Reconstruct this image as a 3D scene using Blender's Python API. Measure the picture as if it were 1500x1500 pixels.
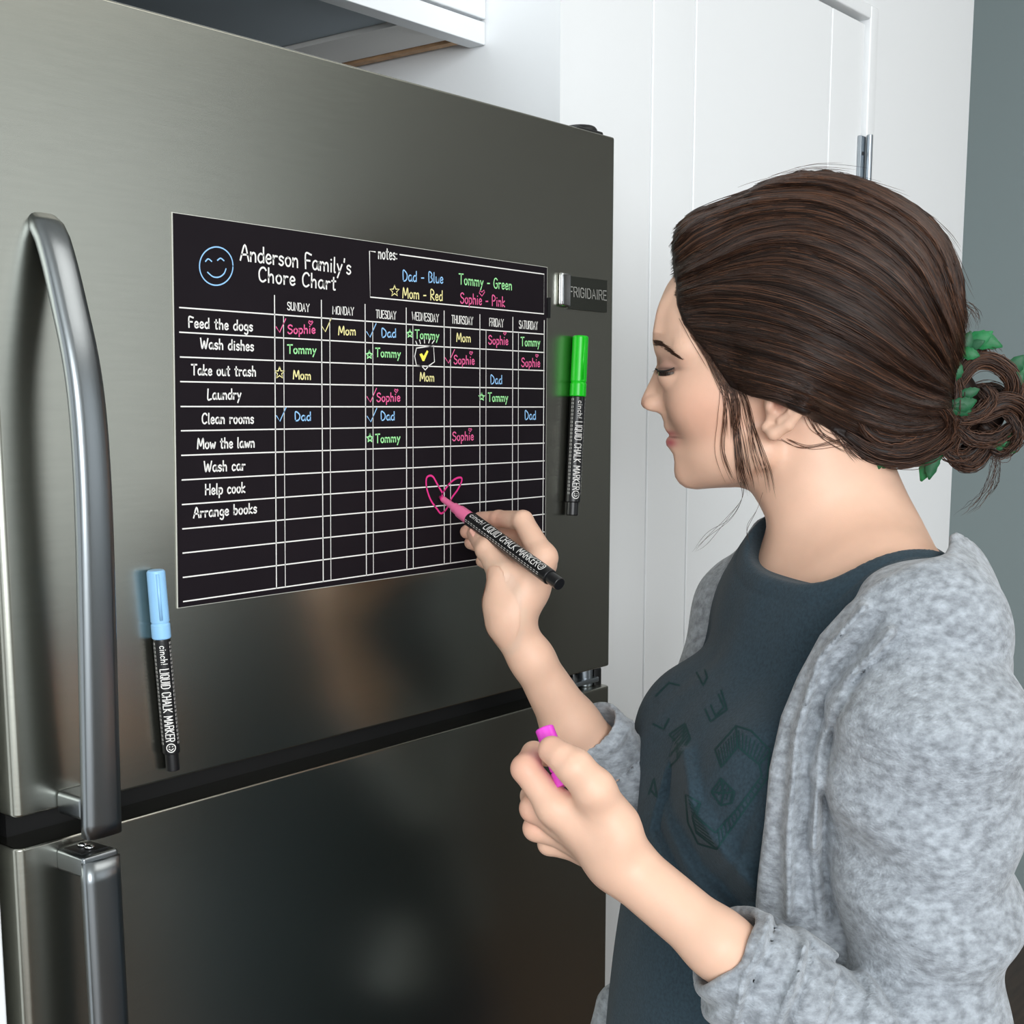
import bpy, math, random
import numpy as np
from mathutils import Vector, Matrix

random.seed(7); np.random.seed(7)
scene = bpy.context.scene
for o_ in list(bpy.data.objects):
    bpy.data.objects.remove(o_)
COL = scene.collection

# ------------------------------------------------------------------ camera
FL = 2000.0                    # focal length for a 1500 px wide frame
PCY = 896.0                    # row of the principal point (the photograph is a crop: lens shift)
YAW = math.atan(1600 / math.hypot(FL, 298)); PITCH = math.atan(298 / FL)
CAM = np.array([0.0, -0.738, 1.41])
_h = np.array([math.cos(YAW), math.sin(YAW), 0.0]); _z = np.array([0, 0, 1.0])
CF = _h * math.cos(PITCH) - _z * math.sin(PITCH)
CR = np.cross(_h, _z); CU = np.cross(CR, CF)
cam_d = bpy.data.cameras.new('camera'); cam = bpy.data.objects.new('camera', cam_d); COL.objects.link(cam)
cam_d.sensor_width = 36; cam_d.lens = FL / 1500 * 36; cam_d.shift_y = (PCY - 750) / 1500
cam_d.clip_start = 0.02
cam.matrix_world = Matrix(((CR[0], CU[0], -CF[0], CAM[0]), (CR[1], CU[1], -CF[1], CAM[1]), (CR[2], CU[2], -CF[2], CAM[2]), (0, 0, 0, 1)))
scene.camera = cam
vs = scene.view_settings
vs.view_transform = 'Standard'; vs.look = 'None'; vs.gamma = 1; vs.use_curve_mapping = False
vs.exposure = 0.0
scene.cycles.use_denoising = True
scene.cycles.max_bounces = 8

# ------------------------------------------------------------------ light
world = bpy.data.worlds.new('world'); scene.world = world; world.use_nodes = True
bgn = world.node_tree.nodes['Background']; bgn.inputs[0].default_value = (0.90, 0.96, 1.0, 1); bgn.inputs[1].default_value = 1.45

def area_light(name, loc, target, sx, sy, power, col=(1, 1, 1)):
    l = bpy.data.lights.new(name, 'AREA'); l.shape = 'RECTANGLE'; l.size = sx; l.size_y = sy; l.energy = power; l.color = col
    o = bpy.data.objects.new(name, l); COL.objects.link(o); o.location = loc
    o.rotation_euler = (Vector(target) - Vector(loc)).to_track_quat('-Z', 'Y').to_euler()
    return o
area_light('window_daylight', (-1.9, -3.2, 1.9), (1.6, 0.0, 1.3), 2.6, 1.7, 122, (0.95, 0.98, 1.0))
area_light('ceiling_light', (1.6, -1.5, 2.66), (1.6, -1.5, 0), 1.2, 1.2, 14, (1, 0.97, 0.92))

# ------------------------------------------------------------------ placing helpers (photo pixel -> point of the room)
def ray(px, py):
    return CF + (px - 750) / FL * CR - (py - PCY) / FL * CU
def at(px, py, d):
    return CAM + d * ray(px, py)
def on_y(px, py, Y=0.0):
    r = ray(px, py); return CAM + (Y - CAM[1]) / r[1] * r
def on_x(px, py, X):
    r = ray(px, py); return CAM + (X - CAM[0]) / r[0] * r

# ------------------------------------------------------------------ materials
def lin(c):
    return tuple(((v / 255) / 12.92 if v / 255 <= 0.04045 else ((v / 255 + 0.055) / 1.055) ** 2.4) for v in c)
def mat(name, rgb, rough=0.5, metal=0.0, spec=0.5, bump=0.0, bscale=200.0, var=0.0, vscale=20.0, stretch=None, sss=0.0, emit=None, alpha=1, sheen=0.0, aniso=0.0, coat=0.0, attr=None):
    m = bpy.data.materials.new(name); m.use_nodes = True
    nt = m.node_tree; b = nt.nodes['Principled BSDF']
    col = lin(rgb) + (1,)
    b.inputs['Base Color'].default_value = col; b.inputs['Roughness'].default_value = rough
    b.inputs['Metallic'].default_value = metal; b.inputs['Specular IOR Level'].default_value = spec
    b.inputs['Anisotropic'].default_value = aniso; b.inputs['Coat Weight'].default_value = coat
    if sheen: b.inputs['Sheen Weight'].default_value = sheen
    if sss:
        b.inputs['Subsurface Weight'].default_value = sss
        b.inputs['Subsurface Radius'].default_value = (1.0, 0.35, 0.2); b.inputs['Subsurface Scale'].default_value = 0.006
    tc = nt.nodes.new('ShaderNodeTexCoord'); mp = nt.nodes.new('ShaderNodeMapping')
    nt.links.new(tc.outputs['Object'], mp.inputs['Vector'])
    if stretch: mp.inputs['Scale'].default_value = stretch
    src = None
    if attr:
        a = nt.nodes.new('ShaderNodeAttribute'); a.attribute_name = attr; src = a.outputs['Color']
    if var:
        n = nt.nodes.new('ShaderNodeTexNoise'); n.inputs['Scale'].default_value = vscale; n.inputs['Detail'].default_value = 4
        nt.links.new(mp.outputs['Vector'], n.inputs['Vector'])
        mr = nt.nodes.new('ShaderNodeMapRange'); mr.inputs['From Min'].default_value = 0.3; mr.inputs['From Max'].default_value = 0.7
        mr.inputs['To Min'].default_value = 1 - var; mr.inputs['To Max'].default_value = 1 + var * 0.6
        nt.links.new(n.outputs['Fac'], mr.inputs['Value'])
        mx = nt.nodes.new('ShaderNodeVectorMath'); mx.operation = 'SCALE'
        mx.inputs[0].default_value = col[:3]
        if src: nt.links.new(src, mx.inputs[0])
        nt.links.new(mr.outputs['Result'], mx.inputs['Scale'])
        src = mx.outputs['Vector']
    if src: nt.links.new(src, b.inputs['Base Color'])
    if bump:
        n2 = nt.nodes.new('ShaderNodeTexNoise'); n2.inputs['Scale'].default_value = bscale; n2.inputs['Detail'].default_value = 3
        nt.links.new(mp.outputs['Vector'], n2.inputs['Vector'])
        bp = nt.nodes.new('ShaderNodeBump'); bp.inputs['Strength'].default_value = bump; bp.inputs['Distance'].default_value = 0.002
        nt.links.new(n2.outputs['Fac'], bp.inputs['Height']); nt.links.new(bp.outputs['Normal'], b.inputs['Normal'])
    if emit:
        b.inputs['Emission Color'].default_value = lin(emit[:3]) + (1,); b.inputs['Emission Strength'].default_value = emit[3]
    return m

M = {}
M['steel'] = mat('brushed_steel', (168, 168, 158), rough=0.27, metal=1, bump=0.012, bscale=40, stretch=(1, 1, 10), var=0.03, vscale=30)
M['handle'] = mat('handle_steel', (140, 145, 148), rough=0.3, metal=1, bump=0.02, bscale=60, stretch=(14, 14, 1))
M['chrome'] = mat('chrome', (225, 226, 228), rough=0.12, metal=1)
M['hinge'] = mat('hinge_metal', (165, 172, 178), rough=0.35, metal=1)
M['black_plastic'] = mat('black_plastic', (12, 12, 13), rough=0.45)
M['fridge_side'] = mat('fridge_side', (70, 70, 70), rough=0.5)
M['gasket'] = mat('gasket_rubber', (8, 8, 9), rough=0.7)
M['badge'] = mat('badge_plate', (78, 80, 74), rough=0.35, metal=0.8)
M['badge_text'] = mat('badge_lettering', (214, 214, 208), rough=0.3, metal=0.5)
M['white'] = mat('white_paint', (243, 245, 246), rough=0.45, bump=0.03, bscale=120)
M['cab_white'] = mat('cabinet_white', (240, 243, 246), rough=0.4)
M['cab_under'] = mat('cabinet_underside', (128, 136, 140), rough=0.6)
M['rawwood'] = mat('raw_plywood_edge', (200, 160, 122), rough=0.7, var=0.2, vscale=60)
M['grey_wall'] = mat('grey_wall_paint', (158, 172, 174), rough=0.7, bump=0.03, bscale=90)
M['room_wall'] = mat('room_wall_paint', (190, 192, 188), rough=0.8)
M['ceiling'] = mat('ceiling_paint', (225, 226, 222), rough=0.8)
M['floor'] = mat('dark_wood_floor', (84, 66, 54), rough=0.35, var=0.3, vscale=6, stretch=(1, 12, 1))
M['dark_cab'] = mat('dark_cabinet', (52, 50, 46), rough=0.4)
M['board'] = mat('chalk_board', (26, 21, 26), rough=0.6, spec=0.12, var=0.12, vscale=14)
M['board_edge'] = mat('board_edge', (205, 205, 195), rough=0.5)
M['ink_white'] = mat('chalk_white', (238, 236, 232), rough=0.8)
M['ink_blue'] = mat('chalk_blue', (150, 200, 245), rough=0.8)
M['ink_pink'] = mat('chalk_pink', (236, 100, 155), rough=0.8)
M['ink_green'] = mat('chalk_green', (165, 240, 165), rough=0.8)
M['ink_yellow'] = mat('chalk_yellow', (245, 235, 165), rough=0.8)
M['ink_hot'] = mat('chalk_hot_pink', (225, 48, 135), rough=0.7)
M['mk_black'] = mat('marker_black', (20, 20, 22), rough=0.35)
M['mk_green'] = mat('marker_green', (20, 205, 30), rough=0.3)
M['mk_blue'] = mat('marker_blue', (150, 202, 245), rough=0.3)
M['mk_pink'] = mat('marker_pink', (242, 120, 165), rough=0.3)
M['mk_magenta'] = mat('marker_magenta', (228, 70, 205), rough=0.3)
M['glass'] = mat('window_frame_white', (220, 222, 222), rough=0.5)

# ------------------------------------------------------------------ mesh helpers
def mesh_obj(name, verts, faces, m, parent=None, smooth=False, loc=None):
    me = bpy.data.meshes.new(name)
    me.from_pydata([tuple(map(float, v)) for v in verts], [], [tuple(map(int, f)) for f in faces])
    me.update()
    if smooth: me.shade_smooth()
    o = bpy.data.objects.new(name, me); COL.objects.link(o)
    if m: me.materials.append(m)
    if parent: set_parent(o, parent)
    return o
def set_parent(o, parent):
    o.parent = parent
    o.matrix_parent_inverse = world_mat(parent).inverted()
def world_mat(o):
    if o.parent is None: return o.matrix_basis.copy()
    return world_mat(o.parent) @ o.matrix_parent_inverse @ o.matrix_basis
def thing(name, label, cat, loc, group=None):
    o = bpy.data.objects.new(name, None); COL.objects.link(o); o.location = tuple(map(float, loc)); o.empty_display_size = 0.02
    o['label'] = label; o['category'] = cat
    if group: o['group'] = group
    return o
def structure(o):
    o['kind'] = 'structure'; return o
class MB:
    def __init__(s): s.v = []; s.f = []
    def add(s, vs_, fs_):
        n = len(s.v); s.v += [tuple(v) for v in vs_]; s.f += [tuple(i + n for i in f) for f in fs_]
    def box(s, a, b, bev=0.0):
        (x0, y0, z0), (x1, y1, z1) = a, b
        x0, x1 = min(x0, x1), max(x0, x1); y0, y1 = min(y0, y1), max(y0, y1); z0, z1 = min(z0, z1), max(z0, z1)
        s.add([(x0, y0, z0), (x1, y0, z0), (x1, y1, z0), (x0, y1, z0), (x0, y0, z1), (x1, y0, z1), (x1, y1, z1), (x0, y1, z1)],
              [(0, 3, 2, 1), (4, 5, 6, 7), (0, 1, 5, 4), (1, 2, 6, 5), (2, 3, 7, 6), (3, 0, 4, 7)])
    def rings(s, rings, close=True, cap=True):
        n = len(rings[0]); base = len(s.v)
        for r in rings: s.v += [tuple(p) for p in r]
        for i in range(len(rings) - 1):
            for j in range(n if close else n - 1):
                a = base + i * n + j; b = base + i * n + (j + 1) % n
                s.f.append((a, b, b + n, a + n))
        if cap:
            s.f.append(tuple(base + j for j in range(n))[::-1]); s.f.append(tuple(base + (len(rings) - 1) * n + j for j in range(n)))
    def lathe(s, p0, axis, prof, n=24, cap=True):
        axis = np.array(axis) / np.linalg.norm(axis)
        u = np.cross(axis, (0, 0, 1.0)) if abs(axis[2]) < 0.9 else np.cross(axis, (1.0, 0, 0)); u /= np.linalg.norm(u); w = np.cross(axis, u)
        s.rings([[np.array(p0) + axis * t + r * (math.cos(2 * math.pi * k / n) * u + math.sin(2 * math.pi * k / n) * w) for k in range(n)] for t, r in prof], cap=cap)
    def tube(s, pts, r, n=8):
        pts = [np.array(p, float) for p in pts]; rr = r if hasattr(r, '__len__') else [r] * len(pts); rings = []
        up = None
        for i, p in enumerate(pts):
            t = pts[min(i + 1, len(pts) - 1)] - pts[max(i - 1, 0)]; t /= max(np.linalg.norm(t), 1e-9)
            if up is None: up = np.cross(t, (0.3, 0.1, 0.9)); 
            u = up - t * (up @ t); u /= max(np.linalg.norm(u), 1e-9); up = u; w = np.cross(t, u)
            rings.append([p + rr[i] * (math.cos(2 * math.pi * k / n) * u + math.sin(2 * math.pi * k / n) * w) for k in range(n)])
        s.rings(rings)
    def build(s, name, m, parent=None, smooth=False, bevel=0.0, seg=2):
        o = mesh_obj(name, s.v, s.f, m, parent, smooth)
        if bevel:
            b = o.modifiers.new('bevel', 'BEVEL'); b.width = bevel; b.segments = seg; b.limit_method = 'ANGLE'; b.angle_limit = math.radians(40)
            o.data.shade_smooth()
            w = o.modifiers.new('wn', 'WEIGHTED_NORMAL'); w.keep_sharp = True
        return o
def box(name, a, b, m, parent=None, bevel=0.0, seg=2):
    q = MB(); q.box(a, b); return q.build(name, m, parent, bevel=bevel, seg=seg)
def flat_base(o, face_up=True): return o

# ------------------------------------------------------------------ the room
structure(box('floor', (-2.6, -3.6, -0.05), (3.72, 0.9, 0), M['floor']))
structure(box('ceiling', (-2.6, -3.6, 2.7), (3.72, 0.9, 2.75), M['ceiling']))
structure(box('wall_right', (3.62, -3.6, 0), (3.72, 2.2, 2.7), M['grey_wall']))
FX0, FX1 = 0.4440, 1.088        # fridge, left and right
WY = 0.070                     # front of the wall beside the fridge
NX = 1.0935                    # side of the niche the refrigerator stands in
WX1 = float(on_y(1413, 300, WY)[0])
DX1 = float(on_y(1266, 150, WY)[0]); DZ = float(on_y(1262, 28, WY)[2])
q = MB()                       # wall beside the fridge with the opening for the door
q.box((DX1 + 0.028, WY, 0), (WX1, 0.66, 2.7)); q.box((NX, WY, DZ + 0.02), (DX1 + 0.028, 0.66, 2.7)); q.box((NX, WY + 0.06, 0), (DX1 + 0.028, 0.66, DZ + 0.02)); q.box((NX, WY - 0.001, 0), (NX + 0.012, WY + 0.06, DZ + 0.02))
structure(q.build('wall_front', M['white']))
structure(box('wall_niche', (-0.6, 0.66, 0), (3.62, 0.76, 2.7), M['room_wall']))
structure(box('wall_left', (-2.6, -0.4, 0), (-2.5, 0.9, 2.7), M['room_wall']))
q = MB()                       # rear wall with a wide window
wx0, wx1, wz0, wz1 = 1.5, 3.56, 0.75, 2.66
q.box((0.2, -3.6, 0), (wx0, -3.5, 2.7)); q.box((wx1, -3.6, 0), (3.62, -3.5, 2.7)); q.box((wx0, -3.6, 0), (wx1, -3.5, wz0)); q.box((wx0, -3.6, wz1), (wx1, -3.5, 2.7))
structure(q.build('wall_rear', M['room_wall']))
q = MB()
for a, b in (((wx0, wz0), (wx0 + .05, wz1)), ((wx1 - .05, wz0), (wx1, wz1)), ((wx0, wz0), (wx1, wz0 + .05)), ((wx0, wz1 - .05), (wx1, wz1)), ((2.65, wz0), (2.69, wz1))):
    q.box((a[0], -3.56, a[1]), (b[0], -3.50, b[1]))
structure(q.build('window_1', M['glass']))
# plank door in the wall beside the fridge
door = MB(); door.box((NX + 0.013, WY + 0.022, 0.01), (DX1, WY + 0.056, DZ)); door = structure(door.build('door_1', M['white']))
lines = [NX + 0.013, float(on_y(957, 200, WY)[0]), float(on_y(1019, 200, WY)[0])]
step = (float(on_y(1216, 200, WY)[0]) - lines[2]) / 2
lines += [lines[2] + 2 * step, DX1]
for i in range(len(lines) - 1):
    g = 0.0012
    box('plank', (lines[i] + g, WY + 0.002, 0.012), (lines[i + 1] - g, WY + 0.0219, DZ - 0.002), M['white'], door, bevel=0.0016, seg=1)
q = MB(); q.box((DX1 + 0.004, WY - 0.004, 0), (DX1 + 0.028, WY + 0.056, DZ + 0.022)); q.box((NX + 0.013, WY - 0.004, DZ + 0.004), (DX1 + 0.004, WY + 0.056, DZ + 0.022))
structure(q.build('trim_1', M['white'], bevel=0.002, seg=1))
hz0 = float(on_y(1266, 330, WY)[2]); hz1 = float(on_y(1268, 202, WY)[2])
hg = thing('door_hinge', 'small steel butt hinge on the right edge of the white door', 'hinge', (DX1 + 0.002, WY - 0.006, hz0))
q = MB(); q.box((DX1 - 0.013, WY - 0.0035, hz0), (DX1 + 0.002, WY + 0.0015, hz1)); q.build('hinge_leaf', M['hinge'], hg, bevel=0.0005)
q = MB(); q.box((DX1 + 0.0045, WY - 0.0065, hz0), (DX1 + 0.015, WY - 0.0045, hz1)); q.build('hinge_leaf', M['hinge'], hg, bevel=0.0005)
q = MB(); q.lathe((DX1 + 0.003, WY - 0.0085, hz0 - 0.002), (0, 0, 1), [(0, 0.004), (hz1 - hz0 + .004, 0.004)], 14); q.build('hinge_pin', M['hinge'], hg, smooth=False, bevel=0.0006)
for k in range(3):
    zz = hz0 + (hz1 - hz0) * (0.2 + 0.3 * k)
    q = MB(); q.lathe((DX1 - 0.006, WY - 0.003, zz), (0, -1, 0), [(0, 0.0028), (0.0012, 0.0024)], 10); q.build('screw', M['black_plastic'], hg)
# baseboard on the grey wall
structure(box('baseboard_right', (3.605, 0.86, 0), (3.62, 2.1, 0.001), M['grey_wall']))

# added out of view: dark cabinet shapes that darken the refrigerator doors' reflection
for i, y0 in enumerate((-2.62, -1.89, -1.16)):
    c = thing('tall_cabinet', ['dark tall cabinet on the right wall, farthest from the refrigerator', 'dark tall cabinet on the right wall, middle of the three', 'dark tall cabinet on the right wall, nearest the refrigerator'][i], 'cabinet', (3.3, y0 + .36, 0), 'tall dark cabinets along the right wall')
    box('body', (3.04, y0, 0.0), (3.61, y0 + 0.72, 2.6), M['dark_cab'], c)
    d = box('door', (3.02, y0 + 0.01, 0.1), (3.038, y0 + 0.71, 2.58), M['dark_cab'], c, bevel=0.002)
    box('handle', (2.995, y0 + 0.62, 1.0), (3.02, y0 + 0.64, 1.3), M['handle'], d, bevel=0.003)

# ------------------------------------------------------------------ cabinet above the refrigerator
CBZ, CBY = 1.764, 0.160
cab = thing('wall_cabinet', 'white wall cabinet hanging above the stainless refrigerator', 'cabinet', (0.74, 0.4, CBZ))
q = MB()
q.box((0.24, CBY + 0.02, CBZ + 0.03), (1.0925, 0.655, 2.6))       # carcass above the recessed underside
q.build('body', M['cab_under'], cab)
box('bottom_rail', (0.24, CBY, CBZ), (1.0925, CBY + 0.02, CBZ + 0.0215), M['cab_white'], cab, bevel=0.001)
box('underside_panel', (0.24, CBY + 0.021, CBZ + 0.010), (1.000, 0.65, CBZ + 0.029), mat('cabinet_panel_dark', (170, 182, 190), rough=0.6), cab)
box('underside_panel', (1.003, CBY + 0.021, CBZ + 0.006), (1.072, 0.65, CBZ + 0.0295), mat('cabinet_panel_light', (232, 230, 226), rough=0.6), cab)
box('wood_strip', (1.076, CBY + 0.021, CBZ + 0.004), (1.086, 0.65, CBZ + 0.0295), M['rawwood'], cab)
for x0, x1 in ((0.24, 0.664), (0.668, 1.0925)):
    d = box('door', (x0, CBY + 0.004, CBZ + 0.024), (x1, CBY + 0.0195, 2.58), M['cab_white'], cab, bevel=0.002)
    fr = MB()
    for a, b in (((x0, CBZ + .024), (x1, CBZ + .070)), ((x0, 2.52), (x1, 2.58)), ((x0, CBZ + .070), (x0 + .05, 2.52)), ((x1 - .05, CBZ + .070), (x1, 2.52))):
        fr.box((a[0], CBY - 0.001, a[1]), (b[0], CBY + 0.0038, b[1]))
    fr.build('door_frame', M['cab_white'], d, bevel=0.0015)
box('side_panel', (0.405, 0.012, 0.0), (0.4385, 0.655, 2.6), M['cab_white'], cab, bevel=0.002)

# ------------------------------------------------------------------ refrigerator
fr = thing('refrigerator', 'tall stainless steel refrigerator with freezer door above and chalk chart on it', 'refrigerator', (0.77, 0.3, 0))
GZ0, GZ1 = 1.142, 1.1615
q = MB(); q.box((FX0 + 0.004, 0.056, 0.02), (FX1 - 0.004, 0.64, 1.648)); q.build('body', M['fridge_side'], fr, bevel=0.004)
q = MB(); q.box((FX0 + 0.010, 0.028, GZ0 - .02), (FX1 - 0.024, 0.0559, GZ1 + .02)); q.build('gasket', M['gasket'], fr)
def door_mb(z0, z1):
    q = MB(); n = 8; R = 0.0055
    sec = [(FX0, 0.05)]
    for k in range(n + 1):
        a = math.pi * k / 2 / n; sec.append((FX0 + R * (1 - math.cos(a)), R * (1 - math.sin(a))))
    for k in range(n + 1):
        a = math.pi * k / 2 / n; sec.append((FX1 - R * (1 - math.sin(a)), R * (1 - math.cos(a))))
    sec.append((FX1, 0.05))
    q.rings([[(x, y, z) for x, y in sec] for z in (z0, z1)])
    return q
d_top = door_mb(GZ1, 1.657).build('door', M['steel'], fr, bevel=0.0018); d_top['label'] = 'upper freezer door'
d_low = door_mb(0.12, GZ0).build('door', M['steel'], fr, bevel=0.0018); d_low['label'] = 'lower door'
box('toe_grille', (FX0 + .01, 0.05, 0.02), (FX1 - .01, 0.0555, 0.11), M['black_plastic'], fr)
# hinges
q = MB(); q.box((FX1 - 0.05, 0.007, 1.6572), (FX1 - 0.010, 0.11, 1.6615)); q.lathe((FX1 - 0.024, 0.024, 1.6572), (0, 0, 1), [(0, 0.016), (0.0065, 0.016), (0.0085, 0.013)], 20)
q.build('top_hinge', M['black_plastic'], fr, bevel=0.002)
q = MB(); q.box((FX1 - 0.06, 0.010, GZ0 + 0.003), (FX1 - 0.005, 0.054, GZ0 + 0.008)); q.lathe((FX1 - 0.018, 0.018, GZ0), (0, 0, 1), [(0, 0.0075), (GZ1 - GZ0, 0.0075)], 16)
q.build('middle_hinge', M['hinge'], fr, bevel=0.001)
q = MB(); q.box((FX1 - 0.007, 0.013, GZ0 - 0.005), (FX1 + 0.005, 0.04, GZ1 - 0.003)); q.build('hinge_cap', M['black_plastic'], fr, bevel=0.003)
# handles: wide flat bar bowed out from the door
XH = 0.484
def smooth_path(pts, n=40):
    pts = np.array(pts, float); t = np.concatenate([[0], np.cumsum(np.linalg.norm(np.diff(pts, axis=0), axis=1))])
    P = np.vstack([2 * pts[0] - pts[1], pts, 2 * pts[-1] - pts[-2]]); out = []
    for s_ in np.linspace(0, t[-1], n):
        i = min(np.searchsorted(t, s_, side='right') - 1, len(pts) - 2); i = max(i, 0)
        u = (s_ - t[i]) / max(t[i + 1] - t[i], 1e-9); a, b, c, d = P[i], P[i + 1], P[i + 2], P[i + 3]
        out.append(0.5 * (2 * b + (c - a) * u + (2 * a - 5 * b + 4 * c - d) * u * u + (3 * b - a - 3 * c + d) * u ** 3))
    return np.array(out)
def bar(path_yz, xc, w, t, n=44, taper=None):
    p = smooth_path(path_yz, n); q = MB(); rings = []
    for i in range(len(p)):
        tg = p[min(i + 1, n - 1)] - p[max(i - 1, 0)]; tg /= np.linalg.norm(tg); nm = np.array([-tg[1], tg[0]])
        if nm[0] > 0: nm = -nm                      # outward, away from the door
        ring = []
        ww = w * (taper[0] + (taper[1] - taper[0]) * i / (n - 1)) if taper else w
        for k in range(20):                          # rounded front, flat back
            a = 2 * math.pi * k / 20; cx = math.copysign(abs(math.cos(a)) ** 0.55, math.cos(a)) * ww / 2; cy = math.copysign(abs(math.sin(a)) ** 0.7, math.sin(a)) * t / 2
            ring.append((xc + cx, p[i][0] + nm[0] * cy, p[i][1] + nm[1] * cy))
        rings.append(ring)
    q.rings(rings); return q
ctr = [(58, 340), (82, 385), (102, 450), (117, 520), (127, 590), (134, 680), (139, 800), (144, 1000), (149, 1222)]
yz = [on_x(px, py, XH)[1:] for px, py in ctr]
yz = [(float(a), float(b)) for a, b in yz]
off = yz[0][0] + 0.004
yz = [(a - (off if i == 0 else 0), b) for i, (a, b) in enumerate(yz)]
zt = yz[0][1]; yz = [(0.004, zt + 0.006), (-0.0055, zt - 0.001), (-0.0135, yz[1][0 if False else 1])] + yz[2:]
print('handle', [tuple(round(v, 3) for v in p) for p in yz])
h = bar(yz, XH, 0.0262, 0.0125, taper=(0.80, 1.0)).build('handle', M['handle'], fr, smooth=True)
HB = yz[-1]                                              # lower end of the upper handle
box('bracket', (XH - 0.0115, HB[0] + 0.003, HB[1] + 0.010), (XH + 0.0115, 0.001, HB[1] + 0.025), M['handle'], h, bevel=0.003)
LZ = GZ0 - 0.010
lo = [(HB[0] + 0.003, LZ + 0.0), (HB[0] + 0.001, LZ - 0.16), (HB[0], LZ - 0.37), (HB[0] + 0.010, LZ - 0.50), (-0.004, LZ - 0.57)]
h2 = bar(lo, XH, 0.0262, 0.0125).build('handle', M['handle'], fr, smooth=True)
b2 = box('bracket', (XH - 0.013, HB[0] + 0.0015, LZ - 0.010), (XH + 0.013, 0.001, LZ + 0.0035), M['handle'], h2, bevel=0.002)
box('bracket_recess', (XH - 0.0095, HB[0] + 0.008, LZ + 0.003), (XH + 0.0095, -0.003, LZ + 0.0042), M['black_plastic'], h2)
for k in (0.30, 0.55):
    yy = HB[0] * k
    q = MB(); q.lathe((XH, yy, LZ + 0.0045), (0, 0, 1), [(0, 0.0034), (0.0016, 0.003), (0.0022, 0.0016)], 14); q.build('screw', M['chrome'], h2, smooth=True)
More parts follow.
